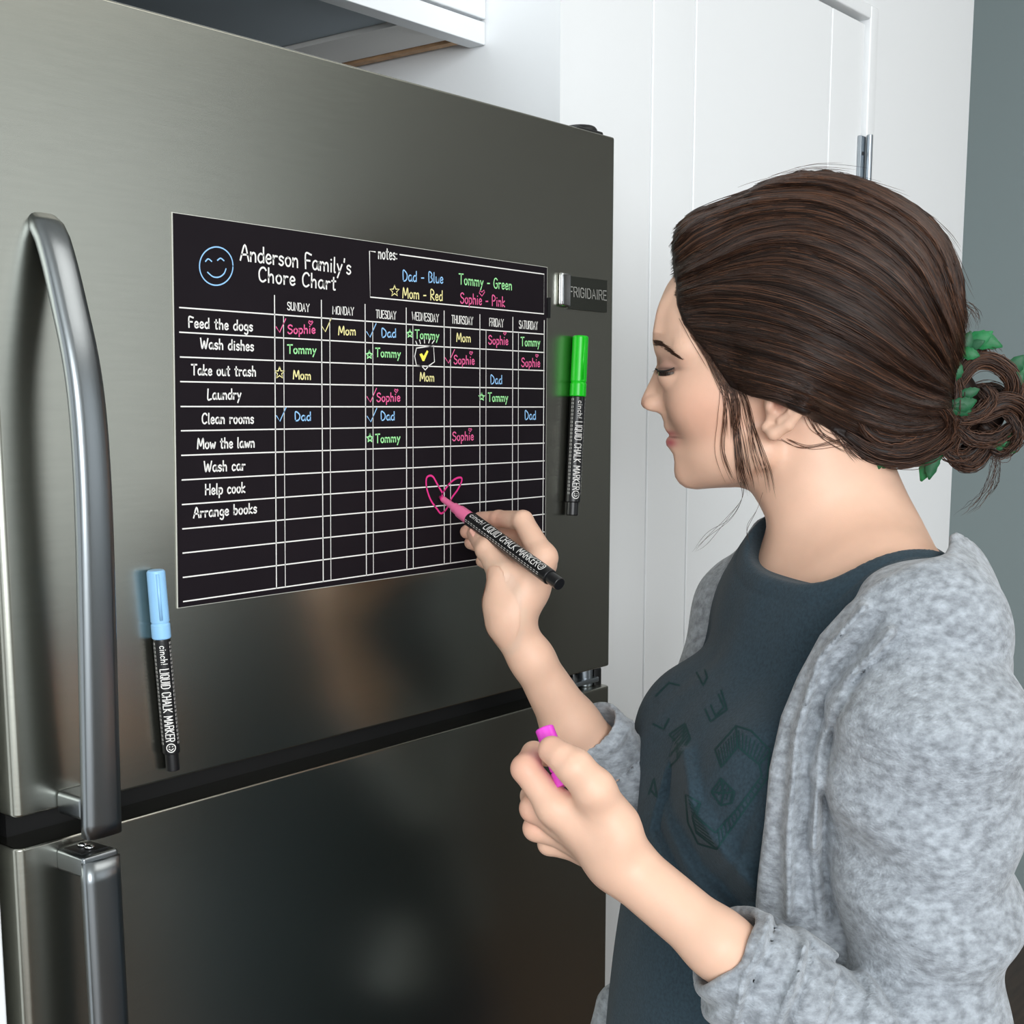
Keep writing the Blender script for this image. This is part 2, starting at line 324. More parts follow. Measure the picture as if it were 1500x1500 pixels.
# ------------------------------------------------------------------ lettering: a hand-made single-stroke alphabet
def _g(w, s):
    return w, [[tuple(float(v) for v in p.split(',')) for p in st.split()] for st in s.split(';')]
HAND = {k: _g(*v) for k, v in {
 'A': (6, '0,0 3.2,10 6,0;1,3.6 5.2,4'), 'F': (5, '0.6,0 0.6,10 5,9.6;0.6,5.5 4,5.5'), 'C': (5.6, '5.4,8.2 4,9.8 2,9.4 0.5,7 0.3,4 1,1.2 3,0 5.2,1.4'),
 'W': (8, '0,10 1.8,0 4,7.5 5.6,0 8,10'), 'T': (6, '0,9.8 6,10;3,9.9 3,0'), 'L': (4.5, '0.6,10 0.4,0 4.4,0.4'), 'M': (7.5, '0,0 1,10 3.6,2.5 6.4,10 7.2,0'),
 'H': (6, '0.4,10 0.4,0;5.4,10 5.4,0;0.4,5 5.4,5.2'), 'D': (6, '0.5,0 0.5,10 3.6,9 5.6,6 5,2 2.6,0 0.3,0.2'), 'B': (5.4, '0.6,0 0.6,10 3.6,9.6 4.6,7.6 3.4,5.6 0.8,5.2 3.8,5 5.2,2.8 4,0.6 0.6,0'),
 'G': (6, '5.4,8.4 3.6,9.9 1.4,9 0.3,6 0.5,2.4 2.4,0.1 4.8,0.6 5.6,3 5.6,4.8 3.4,4.7'), 'R': (5.6, '0.6,0 0.6,10 3.8,9.6 4.9,7.6 3.8,5.4 0.8,5 5.4,0'), 'S': (5.2, '4.9,8.6 3.2,10 1,9.2 0.5,7.2 2,5.6 4.2,4.6 5,2.6 3.8,0.5 1.6,0 0.1,1.6'),
 'P': (5.4, '0.6,0 0.6,10 3.8,9.8 5,7.6 3.8,5.2 0.8,4.8'),
 'a': (4.8, '4.2,5 2.4,6 0.6,4.6 0.4,1.8 1.8,0.1 3.6,1.4 4.3,5.2;4.3,5.4 4.3,1.2 5,0.1'), 'b': (4.6, '0.5,10 0.5,0.2;0.5,3.6 2.2,5.8 4,4.6 4.1,1.8 2.6,0 0.6,0.8'), 'c': (4, '3.8,4.8 2.2,5.9 0.6,4.4 0.4,1.8 1.8,0 3.8,0.9'),
 'd': (4.8, '4.2,4.8 2.2,5.8 0.6,4.2 0.4,1.6 2,0 3.8,1.2;4.2,10 4.3,0.2'), 'e': (4.2, '0.6,2.8 3.8,3.4 3.2,5.4 1.6,5.8 0.4,3.6 0.8,0.9 2.4,0 4,1.1'), 'f': (3.6, '3.5,9.4 2.2,10 1.4,8 1.4,0;0.2,5.8 3.2,5.8'),
 'g': (4.6, '4,5 2,5.8 0.6,4.2 0.6,1.8 2.2,0.6 4,2;4.1,5.4 4.1,-2 2.4,-3.6 0.6,-2.6'), 'h': (4.6, '0.5,10 0.5,0;0.5,3.4 2.2,5.7 3.8,4.6 4,0'), 'i': (1.8, '0.9,5.6 0.9,0;0.8,8 1,8.3'),
 'k': (4.4, '0.5,10 0.5,0;3.9,5.8 0.6,2.8 4.2,0'), 'l': (1.8, '0.8,10 0.7,0.8 1.5,0'), 'm': (7.4, '0.5,5.8 0.5,0;0.5,3.6 2,5.7 3.4,4.6 3.6,0;3.6,3.6 5.2,5.7 6.6,4.6 6.8,0'), 'n': (4.6, '0.5,5.8 0.5,0;0.5,3.4 2.2,5.7 3.8,4.6 4,0'),
 'o': (4.6, '2.3,5.8 0.7,4.6 0.4,2.4 1.6,0.2 3.4,0.4 4.3,2.8 3.8,5 2.2,5.8'), 'p': (4.6, '0.5,5.8 0.5,-3.6;0.5,4 2.2,5.8 4,4.6 4.1,1.8 2.6,0 0.6,0.8'), 'r': (3.6, '0.5,5.8 0.6,0;0.6,3.4 1.8,5.4 3.5,5.4'),
 's': (3.8, '3.5,5 2,5.9 0.6,5 0.9,3.6 2.9,2.6 3.4,1.2 2,0 0.3,0.8'), 't': (3.6, '1.7,9 1.6,0.8 3,0.2;0.1,6.4 3.4,6.4'), 'u': (4.6, '0.5,5.8 0.6,1.4 1.8,0 3.6,1.4 4.1,5.8;4.1,5.8 4.2,0'),
 'w': (6.4, '0.3,5.8 1.5,0 3.2,4.6 4.6,0 6.2,5.8'), 'y': (4.4, '0.4,5.8 2.2,1;4.2,5.8 2.2,0.6 0.6,-3.4'), "'": (1.6, '0.9,10 0.6,7.8'), '-': (4, '0.4,3.8 3.6,4'), ':': (1.8, '0.8,5 1,5.2;0.8,1 1,1.2'), '!': (1.8, '1,9.6 0.8,2.8;0.8,0.4 0.9,0.7'), ' ': (3.4, '')}.items() if v[1]}
HAND[' '] = (3.2, [])
CAPS = {k: _g(*v) for k, v in {
 'A': (4.6, '0,0 2.2,10 4.4,0;0.9,3.6 3.5,3.6'), 'C': (4.2, '4,8 3.2,9.8 1,9.8 0.2,8 0.2,2 1,0.2 3.2,0.2 4,2'), 'D': (4.4, '0.2,0 0.2,10 2.8,10 4.2,8 4.2,2 2.8,0 0.2,0'), 'E': (3.8, '3.8,10 0.2,10 0.2,0 3.8,0;0.2,5.2 3.2,5.2'),
 'F': (3.6, '0.2,0 0.2,10 3.6,10;0.2,5.2 3,5.2'), 'G': (4.4, '4.1,8 3.2,9.8 1,9.8 0.2,8 0.2,2 1,0.2 3.2,0.2 4.1,2 4.1,4.8 2.4,4.8'), 'H': (4.4, '0.2,0 0.2,10;4.2,0 4.2,10;0.2,5 4.2,5'), 'I': (1, '0.5,0 0.5,10'),
 'K': (4.4, '0.2,0 0.2,10;4.2,10 0.4,4.6 4.3,0'), 'L': (3.6, '0.2,10 0.2,0 3.6,0'), 'M': (5.6, '0.2,0 0.2,10 2.8,3 5.4,10 5.4,0'), 'N': (4.6, '0.2,0 0.2,10 4.4,0 4.4,10'), 'O': (4.4, '1,0.2 0.2,2 0.2,8 1,9.8 3.4,9.8 4.2,8 4.2,2 3.4,0.2 1,0.2'),
 'Q': (4.6, '1,0.2 0.2,2 0.2,8 1,9.8 3.4,9.8 4.2,8 4.2,2 3.4,0.2 1,0.2;2.6,2.6 4.7,-0.6'), 'R': (4.4, '0.2,0 0.2,10 3.2,10 4.1,8.6 4.1,6.4 3.2,5 0.2,5;2.4,5 4.3,0'), 'S': (4, '3.8,8.2 3,9.8 1,9.8 0.2,8.4 0.4,6.4 3.6,4 3.9,1.8 3,0.2 0.9,0.2 0.1,1.8'),
 'T': (4.4, '0,10 4.4,10;2.2,10 2.2,0'), 'U': (4.4, '0.2,10 0.2,2 1,0.2 3.4,0.2 4.2,2 4.2,10'), 'W': (6, '0,10 1.4,0 3,7 4.6,0 6,10'), 'Y': (4.4, '0,10 2.2,5 4.4,10;2.2,5 2.2,0')}.items()}
CAPS[' '] = (2.6, [])

def cr_smooth(pts, sub=5):
    pts = [np.array(p, float) for p in pts]
    if len(pts) < 3: return pts
    out = []; P = [2 * pts[0] - pts[1]] + pts + [2 * pts[-1] - pts[-2]]
    for i in range(len(pts) - 1):
        a, b, c, d = P[i:i + 4]
        for k in range(sub):
            u = k / sub; out.append(0.5 * (2 * b + (c - a) * u + (2 * a - 5 * b + 4 * c - d) * u * u + (3 * b - a - 3 * c + d) * u ** 3))
    out.append(pts[-1]); return out
def text_strokes(s, font, gap=1.3, smooth=True):
    x = 0.0; out = []
    for ch in s:
        w, sts = font[ch]
        for st in sts:
            p = [(a + x, b) for a, b in st]
            out.append(cr_smooth(p) if smooth else [np.array(v) for v in p])
        x += w + gap
    return out, x - gap
def dense(strokes, step):
    out = []
    for st in strokes:
        p = []
        for a, b in zip(st[:-1], st[1:]):
            a = np.array(a, float); b = np.array(b, float); n = max(1, int(math.ceil(np.linalg.norm(b - a) / step)))
            p += [a + (b - a) * i / n for i in range(n)]
        out.append(p + [np.array(st[-1], float)])
    return out
def ribbon(mb, strokes, wd, fmap, closed=False):
    """flat ink strokes: 2-D polylines of width wd laid on a surface by fmap(x, y) -> 3-D point"""
    for st in strokes:
        st = [np.array(p, float) for p in st]; n = len(st); L = []; R_ = []
        for i in range(n):
            t = st[min(i + 1, n - 1)] - st[max(i - 1, 0)]; l = np.linalg.norm(t); t = t / l if l > 1e-12 else np.array([1.0, 0])
            nn = np.array([-t[1], t[0]]) * wd / 2; e = t * wd * 0.35 * (1 if i == n - 1 else (-1 if i == 0 else 0))
            L.append(st[i] + nn + e); R_.append(st[i] - nn + e)
        mb.add([fmap(*p) for p in L] + [fmap(*p) for p in R_], [(i, i + n, i + n + 1, i + 1) for i in range(n - 1)])

# ------------------------------------------------------------------ chalk chart on the upper door
chart = thing('chore_chart', 'black magnetic chalkboard chore chart with white grid on the upper refrigerator door', 'chart', on_y(530, 840, 0))
BT = 0.0012                                      # thickness of the magnetic sheet
cq = [(252, 312), (800, 392), (797, 814), (260, 890)]
def quad_plate(name, quad, y_back, y_front, m, parent):
    v = [on_y(px, py, 0) for px, py in quad]; vv = [(p[0], y_back, p[2]) for p in v] + [(p[0], y_front, p[2]) for p in v]
    q = MB(); q.add(vv, [(0, 1, 2, 3), (7, 6, 5, 4), (0, 4, 5, 1), (1, 5, 6, 2), (2, 6, 7, 3), (3, 7, 4, 0)]); return q.build(name, m, parent)
quad_plate('board_backing', [(250.4, 310.6), (801, 391.4), (798, 815), (258.6, 891.2)], -0.0001, -0.0007, M['board_edge'], chart)
board = quad_plate('board_sheet', cq, -0.0007, -BT, M['board'], chart)
quad_plate('magnet_tab', [(800, 436), (804.5, 436), (804, 466), (800, 466)], -0.0001, -0.0018, M['mk_black'], chart)
INKY = -BT - 0.00025
def onb(px, py): p = on_y(px, py, 0); return (p[0], p[2])
def chart_ink(name, px_strokes, wd, m, smooth=False, parent=None):
    q = MB(); st = [[onb(*p) for p in (cr_smooth(s) if smooth else s)] for s in px_strokes]
    ribbon(q, st, wd, lambda x, z: (x, INKY, z)); return q.build(name, m, parent or chart)
def chart_text(name, s, p0, p1, cap, m, font=HAND, wd=0.0009, jitter=0.0, parent=None, gap=1.3):
    strokes, W = text_strokes(s, font, gap=gap, smooth=font is HAND)
    a = np.array(onb(*p0)); b = np.array(onb(*p1)); u = (b - a) / W
    up = (np.array(onb(p0[0], p0[1] - cap)) - a) / 10
    st = [[a + u * p[0] + up * p[1] for p in s_] for s_ in strokes]
    q = MB(); ribbon(q, st, wd, lambda x, z: (x, INKY, z)); return q.build(name, m, parent or chart)
W_ = M['ink_white']; LN = 0.0009
lefts = [(261, 450.6), (261, 486.7), (262, 523), (262.4, 559), (263, 595.5), (263.5, 631), (264, 667), (264.5, 703), (265, 739), (265.5, 774.6), (266, 810), (266.3, 845.6), (266.7, 881)]
rights = [489.7, 516.4, 543, 569.5, 596.2, 622.4, 649, 675, 701, 727, 753, 779, 805]
for (x, y), r in zip(lefts, rights):
    chart_ink('grid_line', [[(x, y), (795.5, r)]], LN, W_)
def hline(k, x): return lefts[k][1] + (rights[k] - lefts[k][1]) * (x - lefts[k][0]) / (795.5 - lefts[k][0])
for xt, yt, xb in ((400, 433, 403), (468.7, 440, 471.5), (532.7, 446, 534.8), (593, 451.3, 594), (648.6, 455.6, 648.8), (701, 461, 701), (749.3, 465, 748.4), (795.3, 469.5, 793)):
    chart_ink('grid_line', [[(xt, yt), (xb, hline(12, xb))]], LN, W_)
for xt, xb in ((413.2, 416), (481, 482.8), (544, 545), (602.8, 603.4), (658, 658), (710, 709.6), (757.5, 756.8)):
    chart_ink('grid_line', [[(xt, hline(0, xt)), (xb, hline(12, xb))]], LN * 0.7, W_)
chart_ink('notes_frame', [[(547.7, 369.2), (539.2, 368), (540.3, 435.3), (794.8, 460), (795.2, 401.8), (583.6, 373)]], LN, W_)
chart_text('heading_lettering', 'notes:', (552, 379), (580, 381), 17, W_, wd=0.0010)
chart_text('title_lettering', "Anderson Family's", (350, 381), (512, 402), 23, W_, wd=0.0013, gap=1.0)
chart_text('title_lettering', 'Chore Chart', (377, 412), (490, 425), 21, W_, wd=0.0013)
ce = [(314.7 + 24.5 * math.cos(a), 390 + 28 * math.sin(a)) for a in np.linspace(0, 2 * math.pi, 33)]
chart_ink('smiley_face', [ce, [(299, 383), (303, 379.5), (308, 383)], [(316.5, 381.5), (321, 378.5), (326, 382)], [(302, 399), (310, 405.5), (319, 406), (326, 401), (329, 394)]], 0.0009, M['ink_blue'], smooth=True)
for s, x0, y0, x1, y1 in (('SUNDAY', 419, 454, 451, 457), ('MONDAY', 485.3, 460, 516, 462), ('TUESDAY', 548.8, 465.6, 578, 468), ('WEDNESDAY', 601.7, 468.6, 640.5, 472), ('THURSDAY', 659.7, 473.4, 690.7, 476), ('FRIDAY', 715, 477.5, 735.5, 479.4), ('SATURDAY', 758.5, 481, 785.6, 483)):
    chart_text('day_lettering', s, (x0, y0), (x1, y1), 11.5, W_, font=CAPS, wd=0.0008, gap=1.1)
for s, x0, y0, x1, y1 in (('Feed the dogs', 274, 479.5, 368, 485), ('Wash dishes', 291.8, 510.5, 369.5, 514), ('Take out trash', 278.4, 549, 372.7, 551), ('Laundry', 302, 585, 351, 584.5), ('Clean rooms', 294, 620.5, 369.5, 620), ('Mow the lawn', 287.4, 657.2, 370.8, 655),
                          ('Wash car', 297.2, 691, 357, 688.4), ('Help cook', 298.7, 724.6, 357, 721), ('Arrange books', 281.6, 758.5, 374, 751)):
    chart_text('chore_lettering', s, (x0, y0), (x1, y1), 15, W_, wd=0.0011)
IB, IP, IG, IY = M['ink_blue'], M['ink_pink'], M['ink_green'], M['ink_yellow']
for s, x0, y0, x1, y1, c in (('Dad - Blue', 588, 411.5, 647, 415, IB), ('Mom - Red', 588, 436.4, 646.3, 440.7, IY), ('Tommy - Green', 670.4, 416, 747.8, 425, IG), ('Sophie - Pink', 672.5, 444, 737.6, 449.5, IP)):
    chart_text('note_lettering', s, (x0, y0), (x1, y1), 15, c, wd=0.0010)
names = [('Sophie', 419.6, 488.8, 459.7, 488.2, 'p'), ('Mom', 494, 490.5, 519, 490.8, 'y'), ('Dad', 557, 494, 578, 494.2, 'b'), ('Tommy', 606, 495.7, 641, 497.5, 'g'), ('Mom', 667, 500.3, 687.5, 501, 'y'), ('Sophie', 713.7, 504, 742.3, 505, 'p'), ('Tommy', 761, 506.6, 789, 507.3, 'g'),
         ('Tommy', 419, 517.6, 461, 518.4, 'g'), ('Tommy', 548, 522.4, 584.6, 524, 'g'), ('Sophie', 663, 533, 693, 533.8, 'p'), ('Sophie', 762, 537, 789, 537.4, 'p'), ('Mom', 427.7, 555, 453.3, 556, 'y'), ('Mom', 613.4, 558, 634, 558.6, 'y'), ('Dad', 716.7, 562.3, 733.5, 562.4, 'b'),
         ('Sophie', 550, 588.3, 584, 587.6, 'p'), ('Tommy', 713, 588, 742, 588, 'g'), ('Dad', 430, 616.2, 453.3, 615.9, 'b'), ('Dad', 556, 615.6, 576, 615.3, 'b'), ('Dad', 767, 614.5, 783, 614.4, 'b'), ('Tommy', 548, 648.7, 584, 647, 'g'), ('Sophie', 661, 645.5, 691.7, 644.4, 'p')]
CM = {'p': IP, 'y': IY, 'b': IB, 'g': IG}
for s, x0, y0, x1, y1, c in names:
    chart_text('name_lettering', s, (x0, y0), (x1, y1), 12.5, CM[c], wd=0.0010)
    if s == 'Sophie':
        hx, hy, k = x0 + 0.84 * (x1 - x0), y0 - 15.5, 0.55 * (x1 - x0) / 34
        chart_ink('heart_mark', [[(hx, hy + 5 * k), (hx - 5 * k, hy - 1 * k), (hx - 4 * k, hy - 5 * k), (hx - 1 * k, hy - 4 * k), (hx, hy - 1), (hx + 3 * k, hy - 5 * k), (hx + 5 * k, hy - 3 * k), (hx, hy + 5 * k)]], 0.0007, IP)
chart_ink('heart_mark', [[(704, 434), (700, 429), (701, 426), (704, 428), (707, 425), (708, 428), (704, 434)]], 0.0007, IP)
for x, y, c in ((402.5, 479, 'p'), (469.5, 478, 'y'), (535, 486, 'b'), (650, 524, 'p'), (535.5, 581, 'p'), (403, 609, 'b'), (536, 610, 'b')):
    chart_ink('check_mark', [[(x, y), (x + 5, y + 8), (x + 14, y - 12)]], 0.0008, CM[c])
def star(cx, cy, r): return [(cx + (r if i % 2 == 0 else r * 0.42) * 0.85 * math.sin(i * math.pi / 5), cy - (r if i % 2 == 0 else r * 0.42) * math.cos(i * math.pi / 5)) for i in range(11)]
for x, y, c, r in ((576, 426.5, 'y', 8.5), (407.5, 546.4, 'y', 9), (598.5, 489, 'g', 6), (539, 520, 'g', 6), (703.6, 581.5, 'g', 5.5), (540, 642, 'g', 6)):
    q = MB(); chart_ink('star_mark', [star(x, y, r)], 0.0009 if c == 'y' else 0.0013, CM[c])
bub = chart_ink('speech_bubble', [[(608, 510), (633, 506.5), (634.5, 530), (626, 536), (621, 542), (616, 536.5), (608, 535), (605.5, 522), (608, 510)], [(609, 505), (607, 500)], [(614, 503.5), (612.5, 498)], [(620, 502.5), (619.5, 496)], [(626, 502.5), (627.5, 497)], [(631, 503), (634, 499)]], 0.0009, W_)
q = MB(); P_ = [onb(*p) for p in [(612.5, 519), (616, 517.5), (618.5, 521.5), (623.5, 513), (625.5, 515), (619.5, 529), (617, 529)]]
q.add([(a, INKY, b) for a, b in P_], [(0, 1, 2, 5, 6), (2, 3, 4, 5)]); q.build('check_mark', mat('chalk_bright_yellow', (250, 240, 90), rough=0.7), bub)
hp = [(647, 724), (645, 720), (638, 708), (633, 699), (628, 696.6), (623, 700), (622.4, 710), (625, 722), (630, 734), (638, 745), (644.5, 752), (653, 744), (660, 729), (668, 718), (674, 706), (674, 700), (668, 700), (660, 705), (652, 714), (647, 722), (646, 727), (650, 732)]
chart_ink('drawn_heart', [hp], 0.0016, M['ink_hot'], smooth=True)

# ------------------------------------------------------------------ name badge on the door
bdg = thing('refrigerator_badge', 'small metal brand badge with chrome bar on the upper refrigerator door', 'badge', on_y(850, 455, 0))
quad_plate('badge_plate', [(829, 404), (887, 411), (886.5, 458), (829, 452)], -0.0002, -0.0019, M['badge'], bdg)
o = quad_plate('badge_bar', [(817, 399), (831, 401), (830.5, 451), (816.5, 448)], -0.0002, -0.005, M['chrome'], bdg)
b_ = o.modifiers.new('bevel', 'BEVEL'); b_.width = 0.002; b_.segments = 3; o.data.shade_smooth()
strokes, Wt = text_strokes('FRIGIDAIRE', CAPS, smooth=False)
a = np.array(onb(831.5, 434)); b = np.array(onb(885.5, 440)); u = (b - a) / Wt; up = (np.array(onb(831, 420)) - a) / 10
q = MB(); ribbon(q, [[a + u * p[0] + up * p[1] for p in s_] for s_ in strokes], 0.0010, lambda x, z: (x, -0.0023, z)); q.build('badge_lettering', M['badge_text'], bdg)

# ------------------------------------------------------------------ chalk markers
def marker(name, label, p_top, p_end, face, capm, rad, cap_frac, capped=True, group=None):
    """p_top is the cap (or nib) end, face the direction its print looks"""
    p0 = np.array(p_top, float); p1 = np.array(p_end, float); L = np.linalg.norm(p1 - p0); ax = (p1 - p0) / L
    f = np.array(face, float); f = f - ax * (f @ ax); f /= np.linalg.norm(f); side = np.cross(ax, f)
    t = thing(name, label, 'marker', (p0 + p1) / 2, group)
    r = rad
    if capped:
        c1 = cap_frac * L; g = c1 * 0.76
        q = MB(); q.lathe(p0, ax, [(0, r * 0.9), (0.0012, r * 1.06), (g - 0.0006, r * 1.08), (g, r * 1.0), (g + 0.0008, r * 1.0), (g + 0.0014, r * 1.1), (c1 - 0.001, r * 1.1), (c1, r * 1.02)], 32)
        cp = q.build('cap', capm, t, smooth=False, bevel=0.0003)
        q = MB(); pc = p0 + f * r * 1.05 - side * r * 0.15
        q.tube([pc + ax * 0.002, pc + ax * (g - 0.002)], 0.0011, 8); q.build('clip_ridge', capm, cp, smooth=True)
        bs = c1
    else:
        bs = cap_frac * L
        q = MB(); q.lathe(p0, ax, [(0, 0.0012), (0.004, 0.0022), (0.006, 0.0026)], 16); q.build('nib', M['ink_hot'], t, smooth=True)
        q = MB(); q.lathe(p0, ax, [(0.006, 0.0026), (0.009, r * 0.42), (bs * 0.48, r * 0.5), (bs * 0.49, r * 0.68), (bs * 0.66, r * 0.72), (bs * 0.67, r * 0.86), (bs, r * 0.9)], 32)
        q.build('grip', capm, t, bevel=0.0003)
    q = MB(); q.lathe(p0, ax, [(bs - 0.0005, r * 0.86), (bs + 0.001, r), (L - 0.013, r), (L - 0.012, r * 0.92)], 32); br = q.build('barrel', M['mk_black'], t, bevel=0.0003)
    q = MB(); q.lathe(p0, ax, [(L - 0.0122, r * 0.80), (L - 0.0006, r * 0.80), (L, r * 0.72)], 32); q.build('end_plug', M['mk_black'], t, bevel=0.0004)
    # print: wraps the barrel, x along the axis, y across
    def wrap(x, y):
        a = y / (r * 1.0); return tuple(p0 + ax * x + (f * math.cos(a) + side * math.sin(a)) * (r + 0.00025))
    span = L - 0.016 - bs - 0.004
    x0 = bs + 0.004
    s1, w1 = text_strokes('cinch!', HAND)
    s2, w2 = text_strokes('LIQUID CHALK MARKER', CAPS, smooth=False, gap=1.35)
    k1 = 0.00042; sp1 = span * 0.18
    q = MB(); ribbon(q, dense([[(x0 + p[0] / w1 * sp1, (p[1] - 4) * -k1 if True else 0) for p in s_] for s_ in s1], 0.0006), 0.0005, wrap); q.build('script_lettering', M['ink_white'], br)
    sp2 = span * 0.70; x2 = x0 + sp1 + 0.003; k2 = r * 0.098
    q = MB(); ribbon(q, dense([[(x2 + p[0] / w2 * sp2, (p[1] - 5) * -k2) for p in s_] for s_ in s2], 0.0006), 0.00062, wrap); q.build('block_lettering', M['ink_white'], br)
    cx = x2 + sp2 + 0.0045; R1 = r * 0.5
    ring = [(cx + R1 * math.cos(v), R1 * math.sin(v)) for v in np.linspace(0, 2 * math.pi, 25)]
    q = MB(); ribbon(q, [ring, [(cx - 0.001, -0.0012), (cx - 0.0009, -0.0009)], [(cx - 0.001, 0.0009), (cx - 0.0009, 0.0012)], [(cx + 0.0006, -0.0014), (cx + 0.0016, 0), (cx + 0.0006, 0.0014)]], 0.0006, wrap); q.build('round_emblem', M['ink_white'], br)
    for yy in (-r * 0.92, r * 0.92, -r * 1.15, r * 1.15):
        q = MB(); n = 26; seg = [[(x0 - 0.002 + span * i / n, yy), (x0 - 0.002 + span * (i + 0.55) / n, yy)] for i in range(n)]
        ribbon(q, seg, 0.00035, wrap); q.build('label_line', M['ink_white'], br)
    return t
def on_door(px, py, off): p = on_y(px, py, -off); return p
marker('chalk_marker', 'bright green capped chalk marker held upright on the refrigerator door under the badge', on_door(850.5, 492, 0.0079), on_door(838, 755, 0.0073), (-.65, -1, 0), M['mk_green'], 0.0068, 0.335, group='liquid chalk markers')
marker('chalk_marker', 'pale blue capped chalk marker on the refrigerator door beside the arched handle', on_door(228, 835, 0.0066), on_door(253.5, 1128, 0.0062), (-.75, -1, 0), M['mk_blue'], 0.0057, 0.335, group='liquid chalk markers')
# ------------------------------------------------------------------ implicit surfaces for the person
def smin(a, b, k):
    h = np.clip(0.5 + 0.5 * (b - a) / k, 0, 1); return b + (a - b) * h - k * h * (1 - h)
def smax(a, b, k): return -smin(-a, -b, k)
def rcone(P, a, b, ra, rb):
    a = np.asarray(a, float); b = np.asarray(b, float); ab = b - a; t = np.clip((P - a) @ ab / max(ab @ ab, 1e-12), 0, 1)
    d = P - a - t[:, None] * ab
    return np.sqrt((d * d).sum(1)) - (ra + (rb - ra) * t)
def chain(P, pts, rs, k=0.002):
    f = None
    for i in range(len(pts) - 1):
        g = rcone(P, pts[i], pts[i + 1], rs[i], rs[i + 1]); f = g if f is None else smin(f, g, k)
    return f
def ell(P, c, R, ax=None):
    d = P - np.asarray(c, float)
    if ax is not None: d = d @ np.asarray(ax, float).T
    R = np.asarray(R, float); q = d / R; l = np.sqrt((q * q).sum(1)); l2 = np.sqrt(((q / R) ** 2).sum(1))
    return l * (l - 1) / np.maximum(l2, 1e-9)
def surface(F, lo, hi, h, block=8, cushion=1.25):
    """sparse surface nets: returns verts, quads of F(P) = 0 inside the box"""
    lo = np.asarray(lo, float); hi = np.asarray(hi, float)
    n = np.ceil((hi - lo) / h / block).astype(int); N = n * block + 1
    V = np.full(N, 1e3, np.float32)
    bi = np.stack(np.meshgrid(*[np.arange(v) for v in n], indexing='ij'), -1).reshape(-1, 3)
    cen = lo + (bi * block + block / 2) * h
    fc = np.concatenate([F(c) for c in np.array_split(cen, max(1, len(cen) // 200000))])
    rad = h * block * math.sqrt(3) / 2 * cushion
    inside = bi[fc < -rad]
    off = np.stack(np.meshgrid(*[np.arange(block + 1)] * 3, indexing='ij'), -1).reshape(-1, 3)
    for b in inside:
        s = b * block; V[s[0]:s[0] + block + 1, s[1]:s[1] + block + 1, s[2]:s[2] + block + 1] = -1e3
    near = bi[np.abs(fc) <= rad]
    for ch in np.array_split(near, max(1, len(near) // 400)):
        if len(ch) == 0: continue
        idx = (ch[:, None, :] * block + off[None]).reshape(-1, 3)
        V[idx[:, 0], idx[:, 1], idx[:, 2]] = F(lo + idx * h)
    S = V < 0
    cnt = np.zeros(np.array(N) - 1, np.int8)
    for dx in (0, 1):
        for dy in (0, 1):
            for dz in (0, 1):
                cnt += S[dx:N[0] - 1 + dx, dy:N[1] - 1 + dy, dz:N[2] - 1 + dz]
    ci = np.argwhere((cnt > 0) & (cnt < 8)); ids = np.full(cnt.shape, -1, np.int32); ids[ci[:, 0], ci[:, 1], ci[:, 2]] = np.arange(len(ci))
    acc = np.zeros((len(ci), 3)); num = np.zeros(len(ci))
    C8 = [(i, j, k) for i in (0, 1) for j in (0, 1) for k in (0, 1)]
    for a in C8:
        for ax in range(3):
            if a[ax]: continue
            b = list(a); b[ax] = 1
            va = V[ci[:, 0] + a[0], ci[:, 1] + a[1], ci[:, 2] + a[2]].astype(float); vb = V[ci[:, 0] + b[0], ci[:, 1] + b[1], ci[:, 2] + b[2]].astype(float)
            m = (va < 0) != (vb < 0); t = np.where(m, va / np.where(m, va - vb, 1), 0); t = np.clip(t, 0, 1)
            p = np.array(a, float)[None] + 0 * acc; p[:, ax] += t; acc += p * m[:, None]; num += m
    verts = lo + (ci + acc / np.maximum(num, 1)[:, None]) * h
    quads = []
    for ax in range(3):
        o1, o2 = (ax + 1) % 3, (ax + 2) % 3
        sl = [slice(None)] * 3; sl2 = [slice(None)] * 3; sl[ax] = slice(0, N[ax] - 1); sl2[ax] = slice(1, N[ax])
        A = S[tuple(sl)]; B = S[tuple(sl2)]; e = np.argwhere(A != B)
        e = e[(e[:, o1] > 0) & (e[:, o2] > 0) & (e[:, o1] < N[o1] - 1) & (e[:, o2] < N[o2] - 1)]
        fl = A[e[:, 0], e[:, 1], e[:, 2]]
        c = []
        for d1, d2 in ((-1, -1), (0, -1), (0, 0), (-1, 0)):
            g = e.copy(); g[:, o1] += d1; g[:, o2] += d2; c.append(ids[g[:, 0], g[:, 1], g[:, 2]])
        Q = np.stack(c, 1); Q[~fl] = Q[~fl][:, ::-1]; quads.append(Q)
    Q = np.concatenate(quads); Q = Q[(Q >= 0).all(1)]
    return verts, Q
def refine(F, v, h, it=2):
    for _ in range(it):
        f = F(v); g = np.stack([F(v + np.eye(3)[i] * h * 0.5) - F(v - np.eye(3)[i] * h * 0.5) for i in range(3)], 1) / h
        g2 = (g * g).sum(1); s = np.clip(f / np.maximum(g2, 0.1), -h, h); v = v - g * s[:, None] * 0.9
    return v
